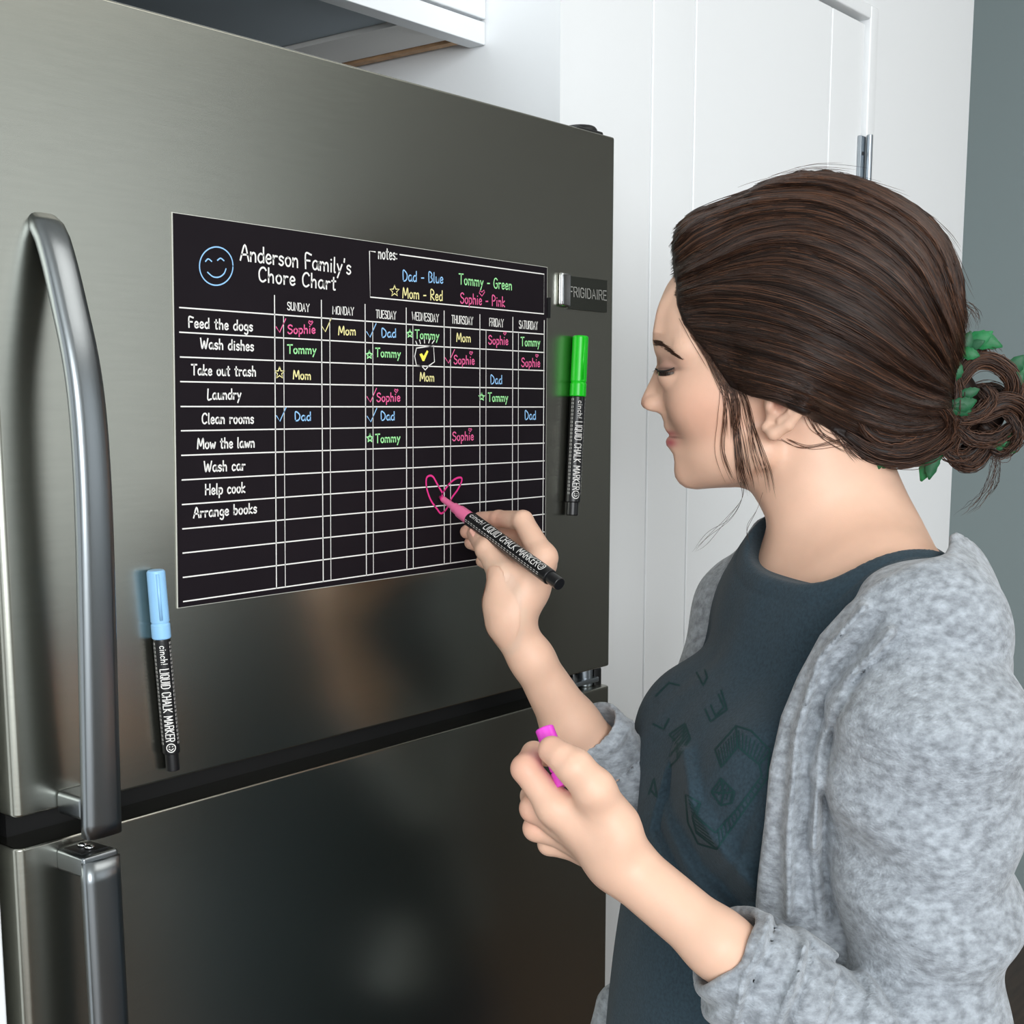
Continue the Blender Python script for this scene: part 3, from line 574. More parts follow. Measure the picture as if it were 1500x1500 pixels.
def quad_mesh(name, v, q, m, parent=None, colors=None):
    used = np.unique(q); mp = np.full(len(v), -1); mp[used] = np.arange(len(used)); v = v[used]; q = mp[q]
    me = bpy.data.meshes.new(name)
    me.vertices.add(len(v)); me.vertices.foreach_set('co', v.astype(np.float32).ravel())
    me.loops.add(q.size); me.loops.foreach_set('vertex_index', q.astype(np.int32).ravel())
    me.polygons.add(len(q)); me.polygons.foreach_set('loop_start', (np.arange(len(q)) * 4).astype(np.int32)); me.polygons.foreach_set('loop_total', np.full(len(q), 4, np.int32))
    me.update(calc_edges=True); me.validate(); me.shade_smooth()
    if colors is not None:
        ca = me.color_attributes.new('tint', 'FLOAT_COLOR', 'POINT'); c = colors(v); ca.data.foreach_set('color', np.concatenate([c, np.ones((len(c), 1))], 1).astype(np.float32).ravel())
    me.materials.append(m)
    o = bpy.data.objects.new(name, me); COL.objects.link(o)
    if parent: set_parent(o, parent)
    return o
def join_meshes(parts):
    vs_, qs, n = [], [], 0
    for v, q in parts: vs_.append(v); qs.append(q + n); n += len(v)
    return np.concatenate(vs_), np.concatenate(qs)

# ---- head frame: traced on the plane through the middle of the head that faces along the line of sight
HD = 1.05
HC = at(1200, 560, HD); hn = HC - CAM; HDIST = np.linalg.norm(hn); hn /= HDIST          # hn points away from the viewer side of the head
h1 = CR - hn * (CR @ hn); h1 /= np.linalg.norm(h1); h2 = np.cross(h1, hn); h2 /= np.linalg.norm(h2)
if h2 @ CU < 0: h2 = -h2
HS = HDIST / FL * 0.975
def hp(px, py, w=0.0):
    """point of the head: photo pixel on the sagittal plane, then w pixels towards the near side"""
    r = ray(px, py); t = (HC - CAM) @ hn / (r @ hn); return CAM + t * r - hn * w * HS
def hl(P):
    d = P - HC; return np.stack([d @ h1, d @ h2, -(d @ hn)], 1)          # local metres: image right, up, near
def hpl(px, py, w=0.0): return hl(hp(px, py, w)[None])[0]
px1 = HS

# profile of face and throat (photo pixels)
prof = [(1010, 350), (990, 385), (976, 420), (967, 456), (961.5, 485), (959.5, 502), (962, 514), (965.5, 524), (964, 534), (958, 543), (951, 556), (944, 571), (938.5, 584), (937.5, 592), (941, 598), (950, 602), (962, 604.5), (969, 609), (972.5, 617), (973, 625),
        (977, 631), (982, 635.5), (983, 638), (979, 640.5), (976.5, 646), (978, 652), (983, 657), (989, 664), (990.5, 675), (989.5, 688), (991, 698), (997, 707), (1006, 713.5), (1022, 716), (1060, 714), (1084, 714), (1098, 722), (1112, 738), (1122, 756), (1130, 785), (1132, 830), (1120, 870)]
prof_poly = prof + [(1180, 900), (1480, 900), (1480, 200), (1000, 200), (1020, 300)]
PPL = np.array([hpl(*p)[:2] for p in prof_poly])
def poly_sd(P2, poly):
    a = poly; b = np.roll(poly, -1, 0); d = np.full(len(P2), 1e9); s = np.zeros(len(P2), bool)
    for i in range(len(a)):
        e = b[i] - a[i]; w = P2 - a[i]; t = np.clip((w @ e) / (e @ e), 0, 1); q = w - t[:, None] * e; d = np.minimum(d, (q * q).sum(1))
        c = ((a[i][1] > P2[:, 1]) != (b[i][1] > P2[:, 1])) & (P2[:, 0] < (b[i][0] - a[i][0]) * (P2[:, 1] - a[i][1]) / (b[i][1] - a[i][1] + 1e-15) + a[i][0]); s ^= c
    return np.where(s, -1, 1) * np.sqrt(d)
# the profile's distance on a fine table, looked up bilinearly
TG = 0.0008; T0 = PPL.min(0) - 0.05; TN = np.ceil((PPL.max(0) + 0.05 - T0) / TG).astype(int)
_g2 = np.stack(np.meshgrid(np.arange(TN[0]), np.arange(TN[1]), indexing='ij'), -1).reshape(-1, 2)
TAB = poly_sd(T0 + _g2 * TG, PPL).reshape(TN)
def prof_sd(P2):
    u = np.clip((P2 - T0) / TG, 0.001, np.array(TN) - 1.001); i = u.astype(int); f = u - i
    return (TAB[i[:, 0], i[:, 1]] * (1 - f[:, 0]) * (1 - f[:, 1]) + TAB[i[:, 0] + 1, i[:, 1]] * f[:, 0] * (1 - f[:, 1]) + TAB[i[:, 0], i[:, 1] + 1] * (1 - f[:, 0]) * f[:, 1] + TAB[i[:, 0] + 1, i[:, 1] + 1] * f[:, 0] * f[:, 1])
def L(px, py, w=0): return hpl(px, py, w)
def SYM(P): Q = P.copy(); Q[:, 2] = np.abs(Q[:, 2]); return Q
def face_F(P):
    Q = hl(P); S = SYM(Q); s = px1
    f = ell(Q, L(1182, 452), np.array([186, 168, 140]) * s)                                 # skull
    f = smin(f, ell(Q, L(1085, 540), np.array([122, 150, 112]) * s), 0.020)                  # face mass
    f = smin(f, ell(Q, L(1030, 478), np.array([70, 80, 88]) * s), 0.018)                     # forehead
    f = smin(f, rcone(S, L(1020, 686, 20), L(1122, 655, 88), 28 * s, 26 * s), 0.014)         # jaw
    f = smin(f, ell(Q, L(1066, 655), np.array([78, 55, 84]) * s), 0.014)
    f = smin(f, ell(S, L(1042, 590, 66), np.array([52, 46, 38]) * s), 0.016)                 # cheek
    f = smin(f, ell(Q, L(1022, 645), np.array([46, 46, 42]) * s), 0.012)                     # muzzle
    f = smin(f, ell(Q, L(1010, 690), np.array([24, 24, 28]) * s), 0.010)                     # chin
    f = smin(f, rcone(S, L(982, 512, 28), L(1012, 512, 84), 17 * s, 18 * s), 0.010)          # brow ridge
    # eye socket
    f = smax(f, -ell(S, L(955, 552, 50), np.array([27, 18, 26]) * s), 0.010)
    # central profile: nose bridge, lips, chin
    pd = prof_sd(Q[:, :2])
    v = Q[:, 1]; y0 = L(960, 520)[1]; y1 = L(940, 596)[1]
    tt = np.clip((y0 - v) / (y0 - y1), 0, 1)
    thick = (7 + 8 * tt ** 1.5) * s
    below = np.clip((y1 - v) / (14 * s), 0, 1); thick = thick * (1 - below) + below * 20 * s
    above = np.clip((v - y0) / (30 * s), 0, 1); thick = thick * (1 - above) + above * 60 * s
    slab = smax(smax(smax(pd, Q[:, 0] - L(1090, 500)[0], 0.01), v - L(1000, 430)[1], 0.02), np.sqrt(Q[:, 2] ** 2 + 1e-8) - thick, 0.009)
    f = smin(f, slab, 0.007)
    # nostril wing
    f = smin(f, ell(S, L(960, 592, 15), np.array([15, 12, 9.5]) * s), 0.004)
    f = smax(f, -rcone(S, L(973, 575, 31), L(975, 600, 31), 3 * s, 4.5 * s), 0.006)           # crease behind the wing
    f = smax(f, -ell(S, L(957, 604, 9), np.array([8, 4.5, 4.5]) * s), 0.002)                 # nostril
    # lips
    for (a, b, ra, rb) in ((L(980, 632, 3), L(998, 637, 26), 5.0, 2.2), (L(983, 648, 3), L(998, 640, 25), 6.5, 2.4)):
        f = smin(f, rcone(S, a, b, ra * s, rb * s), 0.003)
    f = smax(f, -rcone(S, L(974, 638.5, 0), L(1001, 638, 31), 1.6 * s, 2.2 * s), 0.003)
    # keep inside the traced profile
    f = smax(f, pd, 0.0025)
    # eyeball lids
    ec = L(995, 549, 55)
    lid = ell(S, ec, np.array([26.5, 25, 26.5]) * s)
    # lash line: lid stands proud above it, cut below it
    u = S[:, 0] - L(960, 540)[0]; vl = L(960, 541.0)[1] - 1.0 * s * np.clip(1 - (u / (20 * s) - 1) ** 2, -1, 1) * 4
    slit = smax(np.abs(S[:, 1] - (vl - 3.6 * s)) - 2.1 * s, ell(S, ec, np.array([29, 40, 33]) * s), 0.001)
    slit = smax(slit, np.abs(u - 20 * s) - 17 * s, 0.002)
    lid2 = smax(lid, -slit, 0.0008)
    f = smin(f, lid2, 0.004)
    f = smax(f, -slit, 0.001)
    # ear
    e = chain(S, [L(1136, 606, 118), L(1128, 622, 122), L(1138, 630, 128), L(1158, 618, 137), L(1176, 596, 146), L(1186, 566, 150), L(1178, 536, 148), L(1152, 524, 142), L(1134, 540, 134)], np.array([5, 7, 9.5, 8, 6.5, 6, 6, 5.5, 5]) * s, 0.002)
    e = smin(e, ell(S, L(1150, 585, 122), np.array([26, 38, 14]) * s), 0.004)
    e = smin(e, chain(S, [L(1146, 612, 134), L(1160, 600, 140), L(1168, 578, 142)], np.array([4, 4.5, 4]) * s, 0.002), 0.003)
    e = smax(e, -ell(S, L(1146, 588, 142), np.array([11, 15, 15]) * s), 0.003)
    e = smin(e, ell(S, L(1132, 592, 130), np.array([6, 9, 7]) * s), 0.003)
    f = smin(f, e, 0.005)
    # neck
    n = chain(Q, [L(1182, 620), L(1205, 715), L(1236, 800), L(1256, 872)], np.array([92, 97, 103, 118]) * s, 0.02)
    n = smax(n, pd, 0.012) if False else n
    ncut = smax(n, prof_sd(Q[:, :2]), 0.010)
    n = np.where(Q[:, 1] > L(1130, 880)[1], ncut, n)
    f = smin(f, n, 0.012)
    # muscle running from behind the ear down to the collar
    f = smin(f, rcone(S, L(1190, 660, 70), L(1155, 860, 40), 26 * s, 20 * s), 0.020)
    return f

# ---- body pieces
def A(px, py, d): return at(px, py, d)
SH_N = A(1350, 930, 0.925); SH_F = A(1098, 898, 1.19)                       # near and far shoulder joints
EL_N = A(1335, 1605, 0.872); EL_F = A(985, 1235, 1.165)
SDIR = SH_N - SH_F; SDIR[2] = 0; SDIR /= np.linalg.norm(SDIR)              # across the shoulders, towards the near side
FDIR = np.cross((0, 0, 1.0), SDIR); FDIR = FDIR if FDIR @ CR < 0 else -FDIR  # where the chest faces
UP = np.array([0, 0, 1.0])
BAX = np.array([SDIR, FDIR, UP])
CH = A(1222, 1050, 1.065)                                                    # middle of the chest
def torso_F(P, g=0.0):
    c0 = CH + UP * 0.045 - FDIR * 0.008
    f = ell(P, c0, (0.138 + g, 0.086 + g, 0.130 + g), BAX)
    f = smin(f, ell(P, CH - UP * 0.13 + FDIR * 0.006, (0.132 + g, 0.092 + g, 0.16 + g), BAX), 0.05)
    f = smin(f, ell(P, CH - UP * 0.32 + FDIR * 0.004, (0.152 + g, 0.104 + g, 0.17 + g), BAX), 0.05)
    for s_ in (-1, 1):
        f = smin(f, ell(P, CH + SDIR * 0.072 * s_ + FDIR * 0.070 - UP * 0.036, (0.062 + g, 0.058 + g, 0.066 + g), BAX), 0.030)
    nb = A(1250, 852, 1.06)
    f = smin(f, rcone(P, nb, SH_N, 0.048 + g, 0.036 + g), 0.03)
    f = smin(f, rcone(P, nb, SH_F, 0.048 + g, 0.034 + g), 0.03)
    return f
# near arm (her left) and its hand round the pink cap
LW = A(908, 1262, 0.8630)
def left_arm_F(P):
    f = chain(P, [SH_N, EL_N], [0.036, 0.036], 0.01)
    el = A(1052, 1383, 0.8417)
    f = smin(f, chain(P, [LW, el, EL_N], [0.01907, 0.01972, 0.03348], 0.01116), 0.01116)
    mc = [(A(813, 1182, 0.8603), 0.01163), (A(822, 1200, 0.8742), 0.01209), (A(842, 1226, 0.8854), 0.01116), (A(862, 1246, 0.8947), 0.01023)]
    palm = None
    for k, (p, r) in enumerate(mc):
        base = A(898 + 4 * k, 1246 + 7 * k, 0.8575 + 0.00837 * k)
        g = rcone(P, base, p, 0.01628, r); palm = g if palm is None else smin(palm, g, 0.00930)
    f = smin(f, palm, 0.01302)
    fing = [
        ([mc[0][0], A(770, 1126, 0.8649), A(782, 1104, 0.8854), A(802, 1108, 0.8909)], [0.01116, 0.00911, 0.00772, 0.00670]),
        ([mc[1][0], A(783, 1184, 0.8789), A(780, 1166, 0.9002), A(800, 1152, 0.9068)], [0.01116, 0.00930, 0.00763, 0.00688]),
        ([mc[2][0], A(786, 1213, 0.8900), A(790, 1192, 0.9095), A(808, 1180, 0.9133)], [0.01042, 0.00856, 0.00725, 0.00651]),
        ([mc[3][0], A(805, 1236, 0.9002), A(812, 1214, 0.9151), A(828, 1206, 0.9188)], [0.00930, 0.00744, 0.00651, 0.00577])]
    ff = None
    for pts, rs in fing:
        g = chain(P, pts, rs, 0.00279); ff = g if ff is None else smin(ff, g, 0.0030)
    f = smin(f, ff, 0.00558)
    th = chain(P, [A(897, 1200, 0.8556), A(870, 1156, 0.8417), A(842, 1124, 0.8370), A(810, 1100, 0.8463)], [0.0140, 0.0120, 0.0101, 0.0083], 0.008)
    th = smin(th, rcone(P, A(822, 1108, 0.8398), A(808, 1098, 0.8454), 0.00884, 0.00818), 0.00279)
    f = smin(f, th, 0.00558)
    f = smin(f, rcone(P, A(862, 1182, 0.8537), A(905, 1222, 0.8510), 0.00930, 0.01488), 0.01116)     # web of the thumb
    return f
# far arm (her right), writing
RW = A(746, 915, 1.0448)
def right_arm_F(P):
    f = chain(P, [SH_F, EL_F], [0.034, 0.034], 0.01)
    f = smin(f, chain(P, [RW, A(779, 965, 1.056), A(836, 1062, 1.086), EL_F], [0.0170, 0.0160, 0.0222, 0.032], 0.00984), 0.00984)
    mc = [(A(795, 817, 1.0448), 0.01066), (A(794, 826, 1.0629), 0.01066), (A(788, 838, 1.0793), 0.00984), (A(779, 856, 1.0924), 0.00861)]
    palm = None
    for k, (p, r) in enumerate(mc):
        g = rcone(P, A(750 - 1 * k, 893 + 2 * k, 1.0407 + 0.00820 * k), p, 0.01681, r + 0.00082); palm = g if palm is None else smin(palm, g, 0.00820)
    f = smin(f, palm, 0.01148)
    fing = [
        ([mc[0][0], A(766, 763, 1.0637), A(731, 760, 1.0908), A(703, 760, 1.1088)], [0.01050, 0.00804, 0.00672, 0.00574]),
        ([mc[1][0], A(772, 787, 1.0908), A(728, 785, 1.1154), A(684, 779, 1.1186)], [0.01033, 0.00804, 0.00672, 0.00574]),
        ([mc[2][0], A(764, 810, 1.1072), A(724, 806, 1.1236), A(690, 795, 1.1252)], [0.00951, 0.00738, 0.00640, 0.00558]),
        ([mc[3][0], A(756, 836, 1.1154), A(728, 832, 1.1268), A(706, 822, 1.1268)], [0.00836, 0.00656, 0.00574, 0.00508])]
    ff = None
    for pts, rs in fing:
        g = chain(P, pts, rs, 0.00246); ff = g if ff is None else smin(ff, g, 0.00123)
    f = smin(f, ff, 0.00410)
    th = chain(P, [A(734, 880, 1.0448), A(737, 842, 1.0416), A(714, 805, 1.0580), A(697, 782, 1.0801)], [0.01476, 0.01066, 0.00902, 0.00722], 0.00328)
    f = smin(f, th, 0.00656)
    f = smin(f, rcone(P, A(750, 850, 1.0530), A(772, 862, 1.0498), 0.01066, 0.01394), 0.017)
    return f
def legs_F(P):
    hipc = CH - UP * 0.42
    f = None
    for s_ in (-1, 1):
        hip = hipc + SDIR * 0.085 * s_; k_ = np.array([hip[0], hip[1], 0.46]) + FDIR * 0.02; a_ = np.array([hip[0], hip[1], 0.09]) - FDIR * 0.01
        g = chain(P, [hip, k_, a_], [0.088, 0.058, 0.042], 0.02); f = g if f is None else smin(f, g, 0.02)
    return f
def body_F(P):
    f = torso_F(P, -0.008)
    f = smin(f, face_F(P), 0.02)
    f = smin(f, legs_F(P), 0.03)
    return smin(smin(f, left_arm_F(P), 0.010), right_arm_F(P), 0.010)
def bounds(pts, pad):
    p = np.array(pts); return p.min(0) - pad, p.max(0) + pad
def local_mesh(F, pts, pad, h):
    lo, hi = bounds(pts, pad); v, q = surface(F, lo, hi, h); return refine(F, v, h), q, lo, hi
import time; _t = time.time()
def headneck_F(P): return smin(face_F(P), torso_F(P, -0.008), 0.02)
def only(F, v, q, keep): return q[keep(v[q].mean(1))]
pts_head = [hp(930, 300, -150), hp(930, 300, 170), hp(1400, 300, 0), hp(1400, 850, 150), hp(1120, 862, -150), hp(1300, 862, 150), hp(1300, 862, -130)]
hv, hq, hlo, hhi = local_mesh(headneck_F, pts_head, 0.002, 0.0013); print('head', len(hq), time.time() - _t)
rpts = [A(660, 740, 1.06), A(660, 740, 1.15), A(830, 750, 1.02), A(905, 1125, 1.06), A(905, 1125, 1.16), A(790, 1130, 1.12)]
rv, rq, rlo, rhi = local_mesh(right_arm_F, rpts, 0.004, 0.0012); print('rhand', len(rq), time.time() - _t)
lpts = [A(735, 1070, 0.82), A(735, 1070, 0.93), A(1000, 1290, 0.92), A(1130, 1470, 0.80), A(1130, 1470, 0.90), A(900, 1340, .93)]
lv, lq, llo, lhi = local_mesh(left_arm_F, lpts, 0.004, 0.0012); print('lhand', len(lq), time.time() - _t)
bv, bq = surface(body_F, *bounds([SH_N, SH_F, EL_N, EL_F, CH - UP * 1.3, CH + UP * .2, CH + SDIR * .2, CH - SDIR * .2, CH + FDIR * .15, CH - FDIR * .2, RW, LW], 0.03), 0.006)
def outside(c):
    m = np.ones(len(c), bool)
    for (lo, hi), F in (((hlo, hhi), headneck_F), ((rlo, rhi), right_arm_F), ((llo, lhi), left_arm_F)): m &= ~((c > lo + 0.004).all(1) & (c < hi - 0.004).all(1) & (np.abs(F(c)) < 0.008))
    return m & (c[:, 2] > 0.03)
bq = only(body_F, bv, bq, outside); print('body', len(bq), time.time() - _t)
V_, Q_ = join_meshes([(hv, hq), (rv, rq), (lv, lq), (bv, bq)])

SK = np.array(lin((230, 188, 163)))
def skin_tint(v):
    c = np.repeat(SK[None], len(v), 0); Q = hl(v); S = SYM(Q)
    def mix(c, w, rgb): w = np.clip(w, 0, 1)[:, None]; return c * (1 - w) + np.array(lin(rgb)) * w
    def g(p, r): d = (S - p) / (np.array(r) * px1); return np.exp(-(d * d).sum(1))
    c = mix(c, g(L(1045, 600, 95), (60, 50, 60)) * 0.35, (222, 150, 124))
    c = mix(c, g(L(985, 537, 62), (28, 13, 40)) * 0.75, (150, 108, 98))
    c = mix(c, g(L(940, 590, 0), (16, 14, 30)) * 0.3, (216, 140, 118))
    g2 = lambda x, y, rx, ry: np.exp(-((Q[:, 0] - L(x, y)[0]) / (rx * px1)) ** 2 - ((Q[:, 1] - L(x, y)[1]) / (ry * px1)) ** 2) * (Q[:, 0] < L(1030, 600)[0])
    c = mix(c, g2(986, 633.5, 13, 4.2) * 0.75, (186, 84, 92)); c = mix(c, g2(985, 647, 12, 6.5) * 0.9, (196, 86, 100)); c = mix(c, g2(992, 639, 11, 1.6) * 0.8, (110, 40, 46))
    lipw = 0 * np.minimum(1, 1.3 * np.exp(-np.clip(np.minimum(rcone(S, L(979, 633, 2), L(998, 637.5, 26), 7 * px1, 3 * px1), rcone(S, L(982, 648, 2), L(999, 641, 25), 9 * px1, 3.2 * px1)), 0, 1) / (1.2 * px1)))
    c = mix(c, lipw * 0.85, (184, 76, 90))
    c = mix(c, g(L(985, 541, 70), (22, 3.0, 34)) * 0.9, (60, 40, 38))
    c = mix(c, g(L(1146, 588, 130), (13, 14, 18)) * 0.7, (150, 74, 60))  # hollow of the ear painted darker, its shade put into the tint
    # knuckles and fingertips a little redder
    for p, r in ((A(700, 775, 1.076), .013), (A(735, 765, 1.085), .013), (A(690, 785, 1.115), .013), (A(760, 1120, .865), .016), (A(808, 1100, .846), .011), (A(772, 1195, .88), .015)):
        d = v - p; c = mix(c, np.exp(-(d * d).sum(1) / r ** 2) * 0.3, (222, 140, 120))
    return c
M['skin'] = mat('skin', (226, 172, 142), rough=0.48, spec=0.4, bump=0.04, bscale=900, var=0.05, vscale=40, sss=0.12, attr='tint')
M['skin'].node_tree.nodes['Principled BSDF'].inputs['Coat Weight'].default_value = 0.0
person = quad_mesh('person', V_, Q_, M['skin'], None, skin_tint)
person['label'] = 'woman in profile with loose brown bun, grey cardigan and teal shirt writing on the chart'
person['category'] = 'person'
# ---- what the hands hold
marker('chalk_marker', 'pink chalk marker without its cap held in the raised right hand, nib on the chart', on_y(644.5, 728, -0.0015), at(820, 856, 0.991), tuple(-CF * 0.9 + CU * 0.55), M['mk_pink'], 0.0060, 0.275, capped=False)
cp0, cp1 = A(797, 1066, 0.868), A(829, 1150, 0.858)
ct = thing('marker_cap', 'loose magenta marker cap held between thumb and fingers of the lowered hand', 'marker cap', (cp0 + cp1) / 2)
ax = (cp1 - cp0); CL = np.linalg.norm(ax); ax /= CL
q = MB(); q.lathe(cp0, ax, [(0, 0.0054), (0.0008, 0.0061), (CL * 0.72, 0.0063), (CL * 0.725, 0.0058), (CL * 0.75, 0.0058), (CL * 0.755, 0.0065), (CL, 0.0065)], 28); q.build('cap_body', M['mk_magenta'], ct, bevel=0.0003)
# ---- clothing
from mathutils.bvhtree import BVHTree
def proj(P):
    d = P - CAM; z = d @ CF; return 750 + FL * (d @ CR) / z, PCY - FL * (d @ CU) / z, z
def plane3(a, b, c, up):
    n = np.cross(b - a, c - a); n /= np.linalg.norm(n); n = n if n @ up > 0 else -n; return n, float(n @ a)
NL_n, NL_d = plane3(A(1132, 826, 1.06), A(1215, 846, 1.0), A(1384, 806, 1.06), UP)
def neckline(P): return P @ NL_n - NL_d
def neckhole(P, g):
    """the opening of a collar: above the collar plane and within a sleeve round the neck"""
    return smax(-(neckline(P) + g), rcone(P, A(1276, 870, 1.03), A(1215, 600, 1.02), 0.086 + g, 0.086 + g), 0.022)
def vnoise(P, f, seed=0):
    """smooth pseudo-noise made of warped sines, about -1..1"""
    r = np.random.RandomState(seed); o = np.zeros(len(P))
    for k in range(5):
        d = r.normal(size=3); d /= np.linalg.norm(d); e = r.normal(size=3)
        o += np.sin((P @ d) * f * (0.7 + 0.25 * k) + 1.7 * np.sin((P @ e) * f * 0.45 + r.rand() * 6) + r.rand() * 6)
    return o / 3.2
def seg_px(P, pts, wpx, px=None, py=None):
    """soft crease weight along a polyline given in photo pixels"""
    if px is None: px, py, _ = proj(P)
    d = np.full(len(P), 1e9)
    for (a, b), (c, e) in zip(pts[:-1], pts[1:]):
        vx, vy = c - a, e - b; t = np.clip(((px - a) * vx + (py - b) * vy) / (vx * vx + vy * vy), 0, 1); d = np.minimum(d, np.hypot(px - a - t * vx, py - b - t * vy))
    return np.exp(-(d / wpx) ** 2)
def shirt_F(P):
    f = torso_F(P, 0.007)
    # the loose front hanging from the bust to the hem
    f = smin(f, ell(P, A(1088, 1440, 1.075), (0.120, 0.094, 0.25), BAX), 0.035); f = smin(f, ell(P, A(1080, 1650, 1.075), (0.14, 0.098, 0.25), BAX), 0.03)
    px, py, _ = proj(P); near = (P - CH) @ SDIR > 0.0
    f = f + near * (0.008 * seg_px(P, [(975, 1130), (985, 1190), (1030, 1270), (1085, 1330)], 13, px, py) - 0.009 * seg_px(P, [(1000, 1100), (1012, 1180), (1060, 1250), (1105, 1300)], 14, px, py)
                    + 0.008 * seg_px(P, [(960, 1150), (965, 1210), (1000, 1290), (1060, 1350)], 9, px, py) + 0.003 * seg_px(P, [(1110, 1170), (1060, 1290), (1090, 1340)], 10, px, py))
    f = f + 0.0016 * vnoise(P * np.array([1, 1, 0.5]), 45, 3)
    h = neckline(P)
    nh = neckhole(P, 0.0); f = f + 0.0011 * np.exp(-((nh - 0.0125) / 0.0017) ** 2)
    f = smax(f, -nh, 0.006)
    arm = chain(P, [SH_N, SH_N * 0.6 + EL_N * 0.4], [0.041, 0.040]); arm2 = chain(P, [SH_F, SH_F * 0.6 + EL_F * 0.4], [0.039, 0.038])
    f = smin(smin(f, arm, 0.02), arm2, 0.02)
    return smax(f, 0.80 - P[:, 2], 0.01)
sv, sq = surface(shirt_F, *bounds([SH_N, SH_F, CH + UP * .25, np.array([CH[0], CH[1], 0.80]), CH + SDIR * .2, CH - SDIR * .2, CH + FDIR * .22, CH - FDIR * .16], 0.03), 0.0023)
M['shirt'] = mat('heather_teal_jersey', (52, 68, 78), rough=0.95, spec=0.15, var=0.22, vscale=420, bump=0.25, bscale=700, sheen=0.1)
shirt = quad_mesh('shirt', refine(shirt_F, sv, 0.003, 1), sq, M['shirt'], person); print('shirt', len(sq), time.time() - _t)
sbv = BVHTree.FromPolygons([tuple(p) for p in sv], [tuple(map(int, p)) for p in sq])
def hit(bvh, px, py, lift):
    r = ray(px, py); r = r / np.linalg.norm(r); h_ = bvh.ray_cast(Vector(CAM), Vector(r))
    return None if h_[0] is None else np.array(h_[0]) - r * lift
M['print'] = mat('shirt_print', (12, 56, 58), rough=0.8)
def z4(pts): return [(860 + a / 2.5, 900 + b / 2.5) for a, b in pts]
PR = [[(468, 495), (545, 408), (600, 425), (668, 495)], [(468, 495), (490, 560), (552, 485), (630, 550), (672, 505)], [(545, 408), (552, 485)], [(630, 550), (640, 590), (560, 700), (470, 800)], [(668, 495), (660, 600), (560, 740), (475, 860)],
      [(455, 650), (490, 600), (540, 650), (530, 690), (490, 700), (455, 650)], [(490, 600), (500, 655), (490, 700)], [(455, 650), (500, 655), (540, 650)], [(360, 660), (415, 690), (400, 740), (470, 800)], [(360, 660), (368, 760), (405, 840), (475, 860)], [(415, 690), (405, 700), (385, 740), (400, 800), (475, 860)],
      [(300, 440), (358, 400), (378, 455), (330, 530), (300, 560)], [(300, 440), (330, 470), (330, 530)], [(358, 400), (350, 460), (300, 520)], [(432, 345), (452, 392), (512, 348), (490, 275)], [(452, 330), (470, 372), (500, 340), (480, 290)], [(400, 210), (425, 260), (440, 230), (430, 200)], [(250, 300), (300, 250), (340, 260)], [(230, 640), (255, 670), (245, 600), (225, 660)], [(240, 400), (280, 420), (300, 380)]]
HAT = []
for a, b, c, d, n in (((475, 500), (550, 420), (490, 560), (552, 488), 8), ((555, 485), (630, 550), (548, 420), (665, 495), 8), ((640, 590), (475, 800), (662, 600), (480, 855), 14), ((368, 670), (400, 800), (385, 690), (470, 850), 9), ((460, 650), (530, 690), (490, 605), (538, 650), 5), ((305, 445), (330, 525), (355, 405), (375, 455), 6)):
    for i in range(n):
        t = (i + 0.5) / n; HAT.append([(a[0] + (b[0] - a[0]) * t, a[1] + (b[1] - a[1]) * t), (c[0] + (d[0] - c[0]) * t, c[1] + (d[1] - c[1]) * t)])
def surface_ink(name, px_strokes, wd_px, bvh, m, parent, lift=0.0007):
    q = MB()
    for st in px_strokes:
        dense = []
        for (a, b), (c, d) in zip(st[:-1], st[1:]):
            n = max(2, int(math.hypot(c - a, d - b) / 3))
            dense += [(a + (c - a) * i / n, b + (d - b) * i / n) for i in range(n)]
        dense.append(st[-1]); l, r = [], []
        for i, p in enumerate(dense):
            t = np.array(dense[min(i + 1, len(dense) - 1)]) - np.array(dense[max(i - 1, 0)]); t = t / max(np.linalg.norm(t), 1e-6); nn = np.array([-t[1], t[0]]) * wd_px / 2
            u = hit(bvh, p[0] + nn[0], p[1] + nn[1], lift); w = hit(bvh, p[0] - nn[0], p[1] - nn[1], lift)
            if u is None or w is None: continue
            l.append(u); r.append(w)
        n = len(l)
        if n > 1: q.add(l + r, [(i, i + 1, i + n + 1, i + n) for i in range(n - 1)])
    return q.build(name, m, parent)
surface_ink('shirt_print', [z4(s) for s in PR], 2.6, sbv, M['print'], shirt)
surface_ink('shirt_print', [z4(s) for s in HAT], 1.6, sbv, M['print'], shirt)['kind'] = 'stuff'

edge = np.array([(1390, 800), (1384, 812), (1336, 825), (1288, 848), (1240, 887), (1201, 930), (1168, 991), (1144, 1049), (1127, 1125), (1120, 1202), (1110, 1284), (1107, 1322), (1106, 1500), (1106, 1800)], float)
EDL = np.array([(x, y) for x, y in edge])
def edge_side(P):
    px, py, z = proj(P); ex = np.interp(py, EDL[:, 1], EDL[:, 0]); sl = np.interp(py, EDL[:-1, 1] + np.diff(EDL[:, 1]) / 2, np.diff(EDL[:, 0]) / np.diff(EDL[:, 1]))
    return (px - ex) * z / FL / np.sqrt(1 + sl * sl), px, py
def sleeve_bands(P, p0, p1, rs, k=0.0012):
    """turned-up cuff: bands of their own radius following one another along the forearm"""
    f = None; n = len(rs); ax = (p1 - p0)
    for i, (a, b, ra, rb) in enumerate(rs):
        g = rcone(P, p0 + ax * a, p0 + ax * b, ra, rb); u = (P - p0) @ ax / (ax @ ax); L_ = np.linalg.norm(ax)
        g = smax(g, (a - u) * L_, 0.004); g = smax(g, (u - b) * L_, 0.004); f = g if f is None else smin(f, g, k)
    return f
